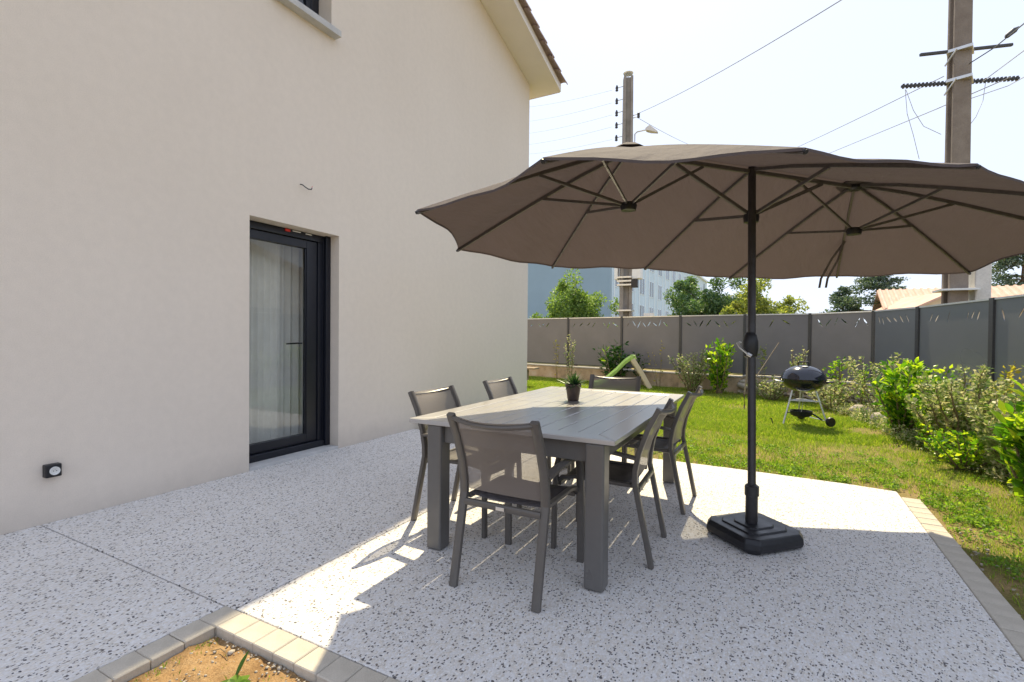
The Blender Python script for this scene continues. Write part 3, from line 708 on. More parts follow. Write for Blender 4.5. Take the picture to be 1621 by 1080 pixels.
for k in range(12):
    j = (k+1) % 12; vs = []; nt_ = 10
    for i in range(N+1):
        s = i/N
        for q in range(nt_+1):
            t = q/nt_; A = ribpt(k, s, .012); B = ribpt(j, s, .012); bow = 4*t*(1-t)
            p = A.lerp(B, t); cen = (UP(apx[k], 0, ZA)+UP(apx[j], 0, ZA))*.5
            inn = (cen-p); inn.z = 0
            p = p+inn*((.062 if k in (1, 2, 7, 8) else .022)*bow*s**3)+Vector((0, 0, -.016*bow*s*(1.3-.6*s)))
            p.z += .011*math.sin(9*t+7*s+k*2)*s*bow
            vs.append(p)
    fs = [(i*(nt_+1)+q, i*(nt_+1)+q+1, (i+1)*(nt_+1)+q+1, (i+1)*(nt_+1)+q) for i in range(N) for q in range(nt_)]
    o = pb(MB().add(vs, fs), 'canopy_panel', M['canopy'], smooth=True)
    # short hem hanging from the rim
    hem = []
    for q in range(nt_+1):
        p = Vector(vs[N*(nt_+1)+q]); hem += [p, p+Vector((0, 0, -.012))]
    h_ = MB().add(hem, [(2*q, 2*q+1, 2*q+3, 2*q+2) for q in range(nt_)]); oh = pb(h_, 'hem', M['canopy'])
    rb = pb(MB().sweep([ribpt(k, s, -.004) for s in (.0, .25, .5, .75, 1.0)], .008, .011, rect=True), 'rib', M['rib'])
    pb(MB().sweep([ribpt(k, .975, -.002), ribpt(k, 1.006, -.004)], .009, .009, n=8), 'rib_tip', M['black'])
# ridge beams, hubs, struts
for sg in (-1, 1):
    pb(MB().sweep([UP(0, 0, ZA-.02), UP(sg*SA, 0, ZA-.02)], .010, .013, rect=True), 'ridge_beam', M['rib'])
    c = UP(sg*SA, 0, 2.075); a = UP(sg*SA, 0, ZA-.01)
    pb(MB().lathe([(.02, -.03), (.045, -.028), (.052, 0), (.045, .018), (.015, .026)], 16, c), 'hub', M['black'], smooth=True)
    pb(MB().lathe([(.03, -.035), (.045, -.02), (.045, .0), (.02, .015)], 16, a), 'apex_hub', M['black'], smooth=True)
    for k in range(12):
        if apx[k] and (apx[k] > 0) == (sg > 0):
            pb(MB().sweep([c, ribpt(k, .46, -.012)], .0065, .009, rect=True), 'strut', M['rib'])
    pb(MB().sweep([c, UP(sg*SA*.42, 0, ZA-.035)], .0065, .009, rect=True), 'strut', M['rib'])
    # pole runner struts to the ridge beam
    pb(MB().sweep([UP(0, 0, 2.10), UP(sg*SA*.66, 0, ZA-.035)], .010, .012, rect=True), 'strut', M['rib'])
    # vent cap over each apex
    cap = []; m_ = 8
    for r_, dz in ((0, .035), (.07, .026), (.13, -.008)):
        for t in range(m_):
            an = 2*math.pi*t/m_; cap.append(UP(sg*SA+r_*math.cos(an), r_*math.sin(an)*.9, ZA+dz))
    pb(MB().loft([cap[0:8], cap[8:16], cap[16:24]]), 'vent_cap', M['canopy'], smooth=True)
for k in (5, 11): pb(MB().sweep([UP(0, 0, 2.10), ribpt(k, .45, -.012)], .008, .011, rect=True), 'strut', M['rib'])
pb(MB().lathe([(.028, -.05), (.045, -.045), (.050, -.01), (.042, .03), (.028, .035)], 18, UP(0, 0, 2.10)), 'runner', M['black'], smooth=True)
top = UP(0, 0, ZA)
QX, QY = -.086, 3.412
pb(MB().sweep([(QX, QY, .27), (QX*.5+PX*.5, QY*.5+PY*.5, 1.3), (top.x, top.y, top.z+.03)], .0245, n=20), 'pole', M['pole'], smooth=True)
pb(MB().lathe([(.026, 0), (.040, .01), (.046, .05), (.046, .11), (.036, .15), (.026, .165)], 18, (PX+.012, PY-.145, 1.135), 1, .85), 'crank_housing', M['black'], smooth=True)
pb(MB().sweep([(PX-.045, PY-.135-.03, 1.235), (PX-.062, PY-.135-.045, 1.23), (PX-.045, PY-.135-.06, 1.20), (PX-.005, PY-.135-.07, 1.165)], .010, .005, rect=True), 'crank_handle', M['alu'])
pb(MB().sweep([(PX-.005, PY-.135-.07, 1.165), (PX+.020, PY-.135-.068, 1.150)], .011, n=8), 'crank_knob', M['alu'])
pb(MB().lathe([(.033, .10), (.036, .12), (.036, .275), (.042, .277), (.042, .335), (.036, .337), (.030, .345)], 24, (QX, QY, 0)), 'base_tube', M['pole'], smooth=True)
def octo(hs, cut): return [(hs-cut, -hs), (hs, -hs+cut), (hs, hs-cut), (hs-cut, hs), (-hs+cut, hs), (-hs, hs-cut), (-hs, -hs+cut), (-hs+cut, -hs)]
def base_ring(hs, cut, z): 
    return [Vector((QX+.012, QY, z))+U0*x+V0*y for x, y in octo(hs, cut)]
BX0, BY0 = PX, PY
def bl(specs, name, bev=.004): return pb(MB().loft([base_ring(*q) for q in specs]), name, M['black'], bevel=bev)
bl([(.214, .055, .014), (.222, .06, .035), (.220, .06, .065), (.204, .055, .092)], 'base_block', .006)
bl([(.150, .04, .0915), (.144, .04, .100)], 'base_step', .002); bl([(.095, .03, .0995), (.089, .028, .108)], 'base_step', .002)
for sx in (-1, 1):
    for sy in (-1, 1):
        q = Vector((QX+.012, QY, 0))+U0*sx*.145+V0*sy*.145
        pb(MB().lathe([(.045, .0), (.05, .004), (.05, .018)], 12, q), 'foot', M['black'])
# tie strap hanging from a right-hand rib
sa = ribpt(9, .55, -.02)
for dx in (0, .05):
    pb(MB().sweep([sa+U0*dx*.3, sa+Vector((-.03-dx, .06, -.14)), sa+Vector((-.10-dx, .14, -.30)), sa+Vector((-.11-dx, .16, -.38))], .010, .002, rect=True, ref=(.5, -.8, 0)), 'tie_strap', M['canopy'])

# ---------------------------------------------------------------- kettle barbecue
bq = empty('kettle_barbecue', (.45, 8.42, 0), R(8), 'black kettle barbecue on shiny legs with ash pan standing on the lawn', 'barbecue')
KZ = .66; KR = .295
def ell(z0, z1, hh, n_=9):
    return [(KR*math.cos(a), KZ+hh*math.sin(a)) for a in [z0+(z1-z0)*k/(n_-1) for k in range(n_)]]
MB().lathe([(KR+.003, KZ+.004)]+ell(0.06, R(86), .20, 12)+[(.001, KZ+.20)], 40).build('lid', M['enamel'], bq, smooth=True)
MB().lathe([(.001, KZ-.19)]+ell(R(-84), -.03, .19, 10)+[(KR+.010, KZ-.004), (KR+.010, KZ+.002), (KR-.01, KZ+.002)], 40).build('bowl', M['enamel'], bq, smooth=True)
MB().sweep([(-.07, 0, KZ+.185), (-.07, 0, KZ+.235), (-.055, 0, KZ+.25), (.055, 0, KZ+.25), (.07, 0, KZ+.235), (.07, 0, KZ+.185)], .011, n=8).build('lid_handle', M['black'], bq, smooth=True)
MB().lathe([(.045, 0), (.045, .006), (.012, .012)], 16, (0, -.10, KZ+.182)).build('vent', M['alu'], bq, smooth=True)
for sx in (-1, 1):
    MB().sweep([(sx*(KR-.02), -.07, KZ-.05), (sx*(KR+.07), -.07, KZ-.035), (sx*(KR+.08), 0, KZ-.032), (sx*(KR+.07), .07, KZ-.035), (sx*(KR-.02), .07, KZ-.05)], .009, n=8).build('side_handle', M['steel'] if sx < 0 else M['black'], bq, smooth=True)
ft = [(-.28, -.16), (.27, -.16), (0, .30)]
for x, y in ft:
    MB().sweep([(x*.55, y*.55, KZ-.17), (x, y, .05 if x > 0 or y > 0 else 0)], .0125, n=10).build('leg', M['alu'], bq, smooth=True)
mb = MB(); k_ = .80
tri = [(ft[i][0]*k_, ft[i][1]*k_, .30) for i in range(3)]; tri = [(tri[0][0]*.95, tri[0][1], .34), (tri[1][0]*.95, tri[1][1], .34), (tri[2][0], tri[2][1], .34)]
mb.sweep(tri+[tri[0]], .004, n=6)
for t in np.linspace(.08, .92, 9):
    a = Vector(tri[0]).lerp(Vector(tri[1]), t); c = Vector(tri[2]); mb.sweep([a, a.lerp(c, 1-abs(2*t-1)*.98)], .003, n=5)
mb.build('wire_rack', M['alu'], bq)
MB().prism([(-.19, -.13), (.19, -.13), (.06, .1), (-.06, .1)], .345, .350).build('shelf', M['alu'], bq)
MB().lathe([(.001, .105), (.10, .105), (.135, .125), (.15, .19), (.143, .19), (.128, .13), (.001, .112)], 28, (-.03, -.04, .0)).build('ash_pan', M['black'], bq, smooth=True)
MB().sweep([(-.15, -.06, .165), (-.22, -.08, .16)], .013, .008, rect=True).build('ash_pan_handle', M['black'], bq)
MB().sweep([(-.03, -.04, .15), (.0, .0, .30), (.0, .0, KZ-.19)], .004, n=6).build('damper_rod', M['alu'], bq)
MB().sweep([(.10, -.07, .16), (.15, -.12, .13), (.22, -.15, .08)], .012, n=6).build('bracket', M['black'], bq)
def wheel(x, y, r_):
    o = MB().lathe([(r_*.35, -.018), (r_*.92, -.022), (r_, -.012), (r_, .012), (r_*.92, .022), (r_*.35, .018)], 24).build('wheel', M['black'], bq, smooth=True)
    o.rotation_euler = (R(90), 0, R(28)); o.location = (x, y, r_)
wheel(.31, -.20, .068); wheel(.05, .37, .068)
MB().sweep([(.31, -.20, .068), (.05, .37, .068)], .006, n=6).build('axle', M['steel'], bq)
tg = tag(MB().sweep([(0, 0, 0), (-.015, .0, .06), (-.03, .01, .085)], .010, .006, rect=True).build('garden_peg', M['black']), 'small dark peg stuck in the grass left of the barbecue legs', 'peg'); tg.location = (.06, 8.25, -.02)

# ---------------------------------------------------------------- child's slide
sd = empty('slide', (-3.02, 12.1, 0), R(20), 'small light green plastic slide with beige ladder in front of the back wall', 'slide')
prof = [(-.95, .05), (-.82, .06), (-.62, .17), (-.38, .38), (-.17, .60), (-.05, .69), (.04, .70)]
rr = []
for (x, z) in prof:
    rr.append([(x, -.19, z+.075), (x, -.165, z+.08), (x, -.15, z), (x, .15, z), (x, .165, z+.08), (x, .19, z+.075), (x, .17, z-.03), (x, -.17, z-.03)])
MB().loft(rr).build('chute', M['slide'], sd, smooth=False, bevel=.01)
for sy in (-1, 1):
    MB().sweep([(.0, sy*.19, .70), (.22, sy*.20, .36), (.42, sy*.22, .0)], .055, .022, rect=True, ref=(0, 1, 0)).build('ladder_side', M['ladder'], sd, smooth=False)
    MB().sweep([(-.02, sy*.18, .66), (.0, sy*.18, .79), (.05, sy*.18, .80), (.08, sy*.18, .70)], .02, .016, n=8).build('hand_grip', M['slide'], sd, smooth=True)
for t in (.25, .5, .75): MB().box(.42*t-.04, .42*t+.04, -.19, .19, .70*(1-t)-.012, .70*(1-t)+.012).build('tread', M['ladder'], sd, bevel=.006)
# stacked boards peeking past the house corner
pl = empty('garden_bench', (-5.42, 10.9, 0), R(8), 'end of a weathered wooden picnic bench peeking past the house corner', 'bench')
MB().box(-1.0, .35, -.20, .20, .43, .47).build('seat', M['wood'], pl, bevel=.006); MB().box(-.1, -.02, -.15, .15, .0, .428).build('leg', M['wood'], pl); MB().box(-.95, -.87, -.15, .15, .0, .428).build('leg', M['wood'], pl)
MB().box(-.9, .22, -.45, -.28, .18, .21).build('foot_board', M['wood'], pl, bevel=.004); MB().box(.10, .14, -.28, .0, .18, .42).build('brace', M['wood'], pl)
# leaning sticks behind the pole
st = tag(MB().sweep([(0, 0, -.02), (.0, 0, .25), (.03, .02, .55), (.05, .05, .9), (.09, .1, 1.15)], .014, n=8, taper=[1.3, 1, 1, .9, .7]).build('garden_stake', M['wood'], smooth=True), 'tall bent wooden stake stuck in the lawn behind the parasol pole', 'stake'); st.location = (-.385, 9.65, 0)
st = tag(MB().sweep([(-.25, -.3, .35), (.0, 0, .78), (.22, .25, 1.16)], .010, n=8).build('leaning_rod', M['wood']), 'thin rod leaning towards the back fence right of the parasol pole', 'rod'); st.location = (-.05, 11.2, 0)

# ---------------------------------------------------------------- grass and weeds
TERR = [(-4.3, -4), (1.075, -4), (1.075, 4.62), (1.0, 5.06), (.6, 5.16), (-.3, 5.19), (-4.3, 5.19)]
LAWN = [(-4.25, 5.15), (-4.15, 8.7), (-9.5, 8.7), (-8.3, 14.1), (-3.57, 12.95), (-1.98, 12.6), (-.51, 12.3), (.7, 12.1), (1.55, 11.3), (1.95, 10.1), (2.3, 8.3), (2.6, 6.5), (2.85, 4.8), (3.05, 3), (3.2, .5), (1.05, .5), (1.05, 5.1), (-4.25, 5.15)]
def scatter(n, x0, x1, y0, y1):
    x = nrg.uniform(x0, x1, n); y = nrg.uniform(y0, y1, n); k = inpoly(x, y, LAWN) & ~inpoly(x, y, TERR); return x[k], y[k]
def edge_dist(x, y):   # rough distance to the paving edge
    return np.minimum(np.where(x < 1.05, y-5.17, 9), np.where((y < 5.1), x-1.06, np.hypot(np.maximum(x-1.0, 0), np.maximum(y-5.1, 0))))
def density(x, y):
    d = .80+1.2*(vnoise(x, y, 1.1, 21)-.30)+.5*(vnoise(x, y, 4.5, 22)-.5)
    ed = edge_dist(x, y); d *= np.clip(ed/.28+.05, 0, 1)
    for bx_, by_, r_ in ((-.45, 9.9, .55), (.9, 9.9, .5), (1.25, 8.3, .4), (1.45, 7.3, .35), (-1.2, 5.5, .35), (1.35, 4.3, .22), (1.6, 5.6, .25), (.9, 12, .8), (-.5, 12.4, .5)):
        d *= np.clip(((x-bx_)**2+(y-by_)**2)/(r_*r_)-.15, .12, 1)
    return np.clip(d, 0, 1)
def grass(n, x0, x1, y0, y1, h, wd):
    x, y = scatter(n, x0, x1, y0, y1); k = nrg.random(len(x)) < density(x, y); x = x[k]; y = y[k]; m = len(x)
    hh = h*nrg.uniform(.45, 1.25, m)*(.7+.7*vnoise(x, y, 1.7, 25)); a = nrg.uniform(0, 6.283, m); ln = hh*nrg.uniform(.15, .9, m); b = nrg.uniform(0, 6.283, m)
    z0 = np.full(m, -.04); P0 = np.stack([x, y, z0], 1); s = np.stack([np.cos(a), np.sin(a), 0*a], 1)*(wd*nrg.uniform(.6, 1.3, m))[:, None]
    mid = P0+np.stack([np.cos(b)*ln*.35, np.sin(b)*ln*.35, hh*.6+.0], 1); tip = P0+np.stack([np.cos(b)*ln, np.sin(b)*ln, hh], 1)
    V = np.stack([P0-s, P0+s, mid+s*.7, mid-s*.7, tip], 1).reshape(-1, 3); i = np.arange(m)[:, None]*5
    T_ = np.concatenate([i+np.array([[0, 1, 2]]), i+np.array([[0, 2, 3]]), i+np.array([[3, 2, 4]])], 0); return V, T_
Vs, Ts, off = [], [], 0
for a in ((150000, -2.2, 3.2, 1.0, 7.2, .048, .0026), (230000, -5, 3, 7.2, 10.2, .048, .004), (190000, -9, 3, 10.2, 14, .055, .0055), (45000, -4.2, -2.2, 5.1, 8.8, .05, .004)):
    V, T_ = grass(*a); Vs.append(V); Ts.append(T_+off); off += len(V)
tag(link('grass', fastmesh('grass', np.concatenate(Vs), np.concatenate(Ts), M['grass'])), 'short sunlit green grass with bare brown patches', 'grass', kind='stuff')
# clover and broad-leaved weeds along the paving
def weeds():
    cs = []
    for _ in range(330):
        for _t in range(40):
            x = rng.uniform(-1.2, 2.6); y = rng.uniform(.8, 7.0)
            ed = edge_dist(np.array([x]), np.array([y]))[0]
            if ed > .02 and ed < 1.6 and inpoly(np.array([x]), np.array([y]), LAWN)[0] and rng.random() < math.exp(-ed*1.4): cs.append((x, y)); break
    pos = []
    for x, y in cs:
        r_ = rng.uniform(.03, .11); n_ = int(25+r_*520)
        a = nrg.uniform(0, 6.28, n_); q = np.sqrt(nrg.random(n_))*r_
        pos.append(np.stack([x+q*np.cos(a), y+q*np.sin(a), -.025+nrg.uniform(.0, .055, n_)*(1-q/r_*.5)], 1))
    pos = np.concatenate(pos); ed = edge_dist(pos[:, 0], pos[:, 1]); pos = pos[ed > -.02]
    V, T_ = leaf_cloud(pos, .021, .015, .45, .5)
    tag(link('clover', fastmesh('clover', V, T_, M['clover'])), 'low clover and broad-leaved weeds along the paving edge', 'weeds', kind='stuff')
    # sprouts in the soil bed
    n_ = 260; p = np.stack([nrg.uniform(-2.07, -1.2, n_), nrg.uniform(.8, 1.23, n_), np.full(n_, -.036)], 1); e = nrg.random(n_) < .5
    p[:, 1] = np.where(e & (p[:, 0] > -2.0), p[:, 1], p[:, 1]); p[:, 0] = np.where(nrg.random(n_) < .3, -2.08+np.abs(nrg.normal(0, .03, n_)), p[:, 0])
    V, T_ = leaf_cloud(p, .020, .004, .5, 1.2)
    tag(link('seedlings', fastmesh('seedlings', V, T_, M['grass'])), 'tiny seedlings scattered over the soil bed', 'seedlings', kind='stuff')
weeds()
wd_ = empty('weed', (-1.70, 1.085, -.036), 0, 'young weed with rounded pale leaves at the bottom edge of the soil bed', 'weed')
for k in range(7):
    vs, fs = blade_mesh(.062, .05, .2); o = MB().add(vs, fs).build('leaf', M['clover'], wd_, smooth=True); o.rotation_euler = (R(25), 0, k*.9); o.location = (0, 0, .012)
w3 = empty('sprout', (-1.757, 1.125, -.036), 0, 'single upright dark green leaf sprouting from the soil bed', 'sprout')
vs, fs = blade_mesh(.11, .036, -.1, 6, .5); o = MB().add(vs, fs).build('leaf', M['darkleaf'], w3, smooth=True); o.rotation_euler = (R(58), 0, R(-28))
tw_ = tag(MB().sweep([(0, 0, 0), (.03, .02, .008), (.07, .018, .004), (.11, .0, .0)], .0018, n=5).build('dry_twig', M['stem']), 'thin dry twig lying on the soil near the paver corner', 'twig'); tw_.location = (-1.99, 1.175, -.026)

# ---------------------------------------------------------------- shrubs
leafm = {}
def leaf_mesh_for(mat):
    if mat not in leafm:
        vs, fs = blade_mesh(1, .42, .22, 4, .35); me = MB().add(vs, fs).mesh('leaf'); me.materials.append(M[mat]); me.polygons.foreach_set('use_smooth', [True]*len(me.polygons)); leafm[mat] = me
    return leafm[mat]
def shrub(name, label, cat, x, y, h, wd, nst, mat, L, W, n_leaf, parts=0, group=None, seed=0, up_=.6, lean=(0, 0), tipmat=None, sparse=False):
    r_ = random.Random(seed*13+5); f = empty(name, (x, y, -.02), 0, label, cat, group); stems = MB(); P = []; D = []
    for k in range(nst):
        a = 2*math.pi*(k+r_.random()*.8)/nst; rad = wd*r_.uniform(.35, 1)*(.5 if k % 3 == 0 else 1); hh = h*r_.uniform(.65, 1.0)*(1.0 if k % 3 == 0 else .85)
        b0 = Vector((math.cos(a)*wd*.12, math.sin(a)*wd*.12, 0)); t0 = Vector((math.cos(a)*rad+lean[0]*hh, math.sin(a)*rad+lean[1]*hh, hh))
        m0 = b0.lerp(t0, .5)+Vector((math.cos(a)*rad*.15, math.sin(a)*rad*.15, hh*.05)); pts = []
        for i in range(7):
            t = i/6; pts.append(b0*(1-t)**2+m0*2*t*(1-t)+t0*t*t+Vector((r_.uniform(-1, 1), r_.uniform(-1, 1), 0))*wd*.03)
        th = .006+.010*h/1.2 if not sparse else .005
        stems.sweep(pts, th, n=5, taper=[1.2, 1.05, .9, .75, .6, .45, .25])
        for j in range(n_leaf//nst):
            t = r_.random()**(.7 if sparse else .95)*.95+.05
            q = min(5, int(t*6)); p = Vector(pts[q]).lerp(Vector(pts[q+1]), t*6-q) if t*6 < 6 else Vector(pts[6])
            az = r_.uniform(0, 6.283); d = Vector((math.cos(az), math.sin(az), up_*r_.uniform(.2, 1.5))).normalized()
            P.append(p+d*r_.uniform(0, L*(.5 if sparse else 1.1))); D.append(d)
    stems.build('stem', M['stem'], f)
    ni = min(parts, len(P)); idx = list(range(len(P)))
    # the leaves that show largest (towards the camera) become single parts
    cp = Vector((-x, -y, 0)).normalized(); idx.sort(key=lambda i: -(P[i].dot(cp)+P[i].z*.3))
    for i in idx[:ni]:
        o = link('leaf', leaf_mesh_for(mat), f); s = L*r_.uniform(.75, 1.25); o.scale = (s, s, s); o.location = P[i]
        q = D[i].to_track_quat('Y', 'Z') @ Quaternion((0, 1, 0), r_.uniform(-.7, .7)); o.rotation_mode = 'QUATERNION'; o.rotation_quaternion = q
    rest = idx[ni:]
    if rest:
        V, T_ = leaf_cloud(np.array([P[i] for i in rest]), L, W, dirs=np.array([D[i] for i in rest]))
        o = link('foliage', fastmesh('foliage', V, T_, M[mat]), f); o['kind'] = 'stuff' if ni else 'thing'
        if not ni: del o['kind']
    return f
G1 = 'shrubs along the foot of the fence'
def Y_at(x, d): # position on the strip in front of the back fence
    for (xa, ya), (xb, yb) in zip(BF, BF[1:]):
        if xa <= x <= xb: return ya+(yb-ya)*(x-xa)/(xb-xa)-d
    return 12
shrub('thin_shrub', 'thin yellowish sprig against the back fence nearest the house corner', 'shrub', -5.45, Y_at(-5.45, .5), 1.45, .10, 3, 'yellow', .06, .03, 70, 0, G1, 1, sparse=True)
shrub('wispy_shrub', 'wispy pale-leaved shrub in front of the fence behind the potted plant', 'shrub', -4.95, Y_at(-4.95, .6), 1.40, .34, 7, 'varieg', .055, .03, 330, 0, G1, 2, sparse=True)
shrub('laurel_shrub', 'dark green laurel with yellow tips behind the green slide', 'shrub', -3.58, Y_at(-3.58, .55), 1.15, .46, 12, 'darkleaf', .13, .055, 760, 0, G1, 3)
shrub('laurel_shrub', 'narrow dark laurel sprig right behind the top of the slide', 'shrub', -3.0, Y_at(-3.0, .35), .98, .20, 5, 'darkleaf', .10, .04, 120, 0, G1, 4)
shrub('thin_shrub', 'thin sprig with yellow flower heads between slide and pale shrub', 'shrub', -2.45, Y_at(-2.45, .35), 1.5, .32, 4, 'yellow', .06, .035, 46, 0, G1, 5, sparse=True)
shrub('variegated_shrub', 'loose whitish variegated shrub left of the bright laurel', 'shrub', -1.60, Y_at(-1.6, .6), 1.05, .55, 16, 'varieg', .055, .032, 1800, 0, G1, 6)
shrub('laurel_shrub', 'bright green upright laurel in the middle of the back fence', 'shrub', -1.0, Y_at(-1.0, .65), 1.28, .40, 12, 'laurel', .11, .055, 900, 0, G1, 7, 1.3)
shrub('thin_shrub', 'pale sprig rising behind the parasol pole', 'shrub', -.12, Y_at(-.12, .35), 1.35, .12, 3, 'olivetree', .06, .03, 80, 0, G1, 8, sparse=True)
shrub('variegated_shrub', 'low mounded variegated shrub against the rubble wall left of the barbecue', 'shrub', .05, 11.35, .52, .55, 16, 'varieg', .045, .026, 1100, 0, G1, 9, .5)
shrub('variegated_shrub', 'tall pointed variegated shrub just behind the barbecue lid', 'shrub', .52, 11.3, 1.30, .22, 10, 'varieg', .05, .028, 420, 0, G1, 10)
shrub('variegated_shrub', 'dense low variegated bush right of the barbecue bowl', 'shrub', 1.0, 10.4, .60, .55, 16, 'varieg', .048, .028, 1300, 0, G1, 11, .5)
shrub('laurel_shrub', 'slim yellow-green upright laurel rising right of the barbecue', 'shrub', 1.12, 10.9, 1.15, .14, 5, 'laurel', .09, .045, 150, 0, G1, 12)
shrub('laurel_shrub', 'slim green sprig beside the corner post of the fence', 'shrub', 1.50, 10.7, 1.20, .12, 4, 'laurel', .07, .035, 110, 0, G1, 13)
shrub('twiggy_shrub', 'twiggy grey-green shrub with bare branch ends reaching up the fence corner', 'shrub', 1.62, 9.75, 1.22, .62, 14, 'varieg', .050, .028, 1300, 0, G1, 14, sparse=True)
shrub('laurel_shrub', 'big round bright laurel in the middle of the right hedge', 'shrub', 1.58, 8.15, .96, .42, 20, 'laurel', .105, .055, 1150, 280, G1, 15, 1.3)
shrub('twiggy_shrub', 'sprawling twiggy shrub with small pale leaves between the two large laurels', 'shrub', 1.95, 7.15, 1.02, .66, 26, 'varieg', .050, .032, 5600, 0, G1, 16)
shrub('yellow_shrub', 'long arching spray of yellow leaves reaching highest against the right fence', 'shrub', 2.02, 6.75, 1.42, .12, 2, 'yellow', .055, .03, 110, 0, G1, 27, lean=(.16, -.1), sparse=True)
shrub('laurel_shrub', 'low light green shrub filling in behind the big round laurel', 'shrub', 1.92, 8.5, .92, .42, 14, 'laurel', .08, .045, 1000, 0, G1, 28)
shrub('laurel_shrub', 'lime green small-leaved shrub among the pale twiggy hedge', 'shrub', 1.78, 7.45, .82, .42, 14, 'laurel', .06, .036, 1300, 0, G1, 31)
shrub('laurel_shrub', 'low green shrub at the foot of the hedge left of the nearest laurel', 'shrub', 1.72, 6.35, .45, .40, 14, 'laurel', .05, .034, 900, 0, G1, 32)
shrub('yellow_shrub', 'loose shrub with yellowing leaf sprays leaning towards the fence', 'shrub', 2.25, 7.0, 1.10, .42, 9, 'yellow', .05, .026, 560, 0, G1, 17, lean=(.15, -.15), sparse=True)
shrub('twiggy_shrub', 'brownish twiggy shrub just left of the nearest laurel', 'shrub', 1.98, 6.05, .94, .52, 22, 'varieg', .048, .030, 3600, 0, G1, 18, sparse=True)
shrub('laurel_shrub', 'nearest bright yellow-green laurel at the right edge of the picture', 'shrub', 1.80, 5.05, .98, .26, 16, 'laurel', .115, .060, 760, 290, G1, 19, 1.4)
shrub('laurel_shrub', 'dark laurel hidden half outside the right edge of the frame', 'shrub', 2.55, 5.3, .95, .35, 10, 'darkleaf', .11, .045, 320, 0, G1, 20)
# ground cover creeping over the rubble wall and under the hedge
pos = []
for _ in range(260):
    t = rng.random(); x = 1.25+.95*t**1.0+rng.uniform(-.2, .35); y = 10.2-4.9*t+rng.uniform(-.3, .3); r_ = rng.uniform(.08, .20); n_ = 70
    a = nrg.uniform(0, 6.28, n_); q = np.sqrt(nrg.random(n_))*r_; pos.append(np.stack([x+q*np.cos(a), y+q*np.sin(a), nrg.uniform(0, .20, n_)*(1-q/r_*.7)], 1))
V, T_ = leaf_cloud(np.concatenate(pos), .04, .022, .7, .4)
tag(link('hedge_undergrowth', fastmesh('hedge_undergrowth', V, T_, M['varieg'])), 'tangled low undergrowth below the hedge on the right', 'undergrowth', kind='stuff')

# ---------------------------------------------------------------- trees beyond the fence
def tree(label, x, y, h, z0, rx, rz_, mat, n_, leaf, seed, kind='round', group='trees beyond the fence', pts_extra=()):
    r_ = np.random.default_rng(seed); t = empty('conifer' if kind == 'cone' else 'tree', (x, y, -.3), 0, label, 'tree', group); cz = z0+rz_
    tr = MB(); tr.sweep([(0, 0, 0), (.05, .0, h*.3), (-.03, .04, h*.6), (0, 0, h*.93)], .11*h/5, n=7, taper=[1.2, .9, .6, .15])
    clumps = []
    m = 95 if kind != 'cone' else 120
    for k in range(m):
        if kind == 'cone':
            u = r_.random(); zz = z0+(h-z0)*u; rad = rx*(1-u)**.8*(.55+.45*r_.random()); a = r_.uniform(0, 6.28); c = (rad*math.cos(a), rad*math.sin(a), zz-.12*rad); cr = rx*.20*(1-u*.6)
        else:
            d = r_.normal(size=3); d /= np.linalg.norm(d); q = r_.random()**.45
            lump = 1+.28*math.sin(3*math.atan2(d[1], d[0])+seed)+.18*math.sin(5*d[2]+seed*2)
            c = (d[0]*rx*q*lump, d[1]*rx*q*lump, cz+d[2]*rz_*q*(1+.25*math.sin(4*math.atan2(d[1], d[0])+seed*3))); cr = rx*r_.uniform(.13, .30)
            c = (c[0], c[1], max(c[2], z0+.1))
        clumps.append((c, cr))
    for (c, cr) in clumps[:26]:
        zb = min(c[2]*.75, h*.7) if kind != 'cone' else c[2]+.05
        tr.sweep([(0, 0, zb), (c[0]*.5, c[1]*.5, (zb+c[2])/2+.1), c], .028*h/5, n=5, taper=[1, .7, .3])
    tr.build('trunk', M['bark'], t)
    P = []
    per = n_//len(clumps)
    for (c, cr) in clumps:
        g = r_.normal(size=(per, 3)); g /= np.linalg.norm(g, axis=1)[:, None]; g *= (r_.random(per)**.4*cr)[:, None]
        if kind == 'cone': g[:, 2] *= .35; g[:, :2] *= 1.5
        P.append(g+np.array(c))
    P = np.concatenate(P); V, T_ = leaf_cloud(P, leaf, leaf*.5, .8)
    link('crown', fastmesh('crown', V, T_, M[mat]), t); return t
tree('round light green tree in front of the blue gable wall', -7.45, 20, 4.3, .9, 1.55, 1.55, 'treeleaf', 26000, .12, 1)
tree('blue-green tree left of the parasol pole beyond the fence', -2.7, 24, 4.3, .6, 1.75, 1.95, 'bluetree', 30000, .14, 2)
tree('olive yellow tree directly behind the parasol pole', -.35, 21.5, 3.9, .6, 1.35, 1.6, 'olivetree', 22000, .13, 3)
tree('broad dark conifer behind the orange roofed house', 4.9, 31, 5.6, .2, 3.6, 2, 'conifer', 16000, .15, 4, 'cone')
tree('ragged dark conifer at the right edge behind the orange roof', 11.0, 33, 6.6, .2, 3.6, 2, 'conifer', 12000, .16, 5, 'cone')
tree('dark conifer to the left of the orange roofed house', 3.5, 32, 4.3, .3, 2.2, 2, 'conifer', 7000, .15, 6, 'cone')

# ---------------------------------------------------------------- apartment block
bA = empty('apartment_block', (-8.9, 30, -.3), 0, 'long pale blue apartment block with a blank grey blue gable end beyond the fence', 'building')
HB = 9.2
gx0 = -15.6
MB().box(gx0+8.9-6, 0, 0, .35, 0, HB).build('gable_wall', M['bluewall'], bA)
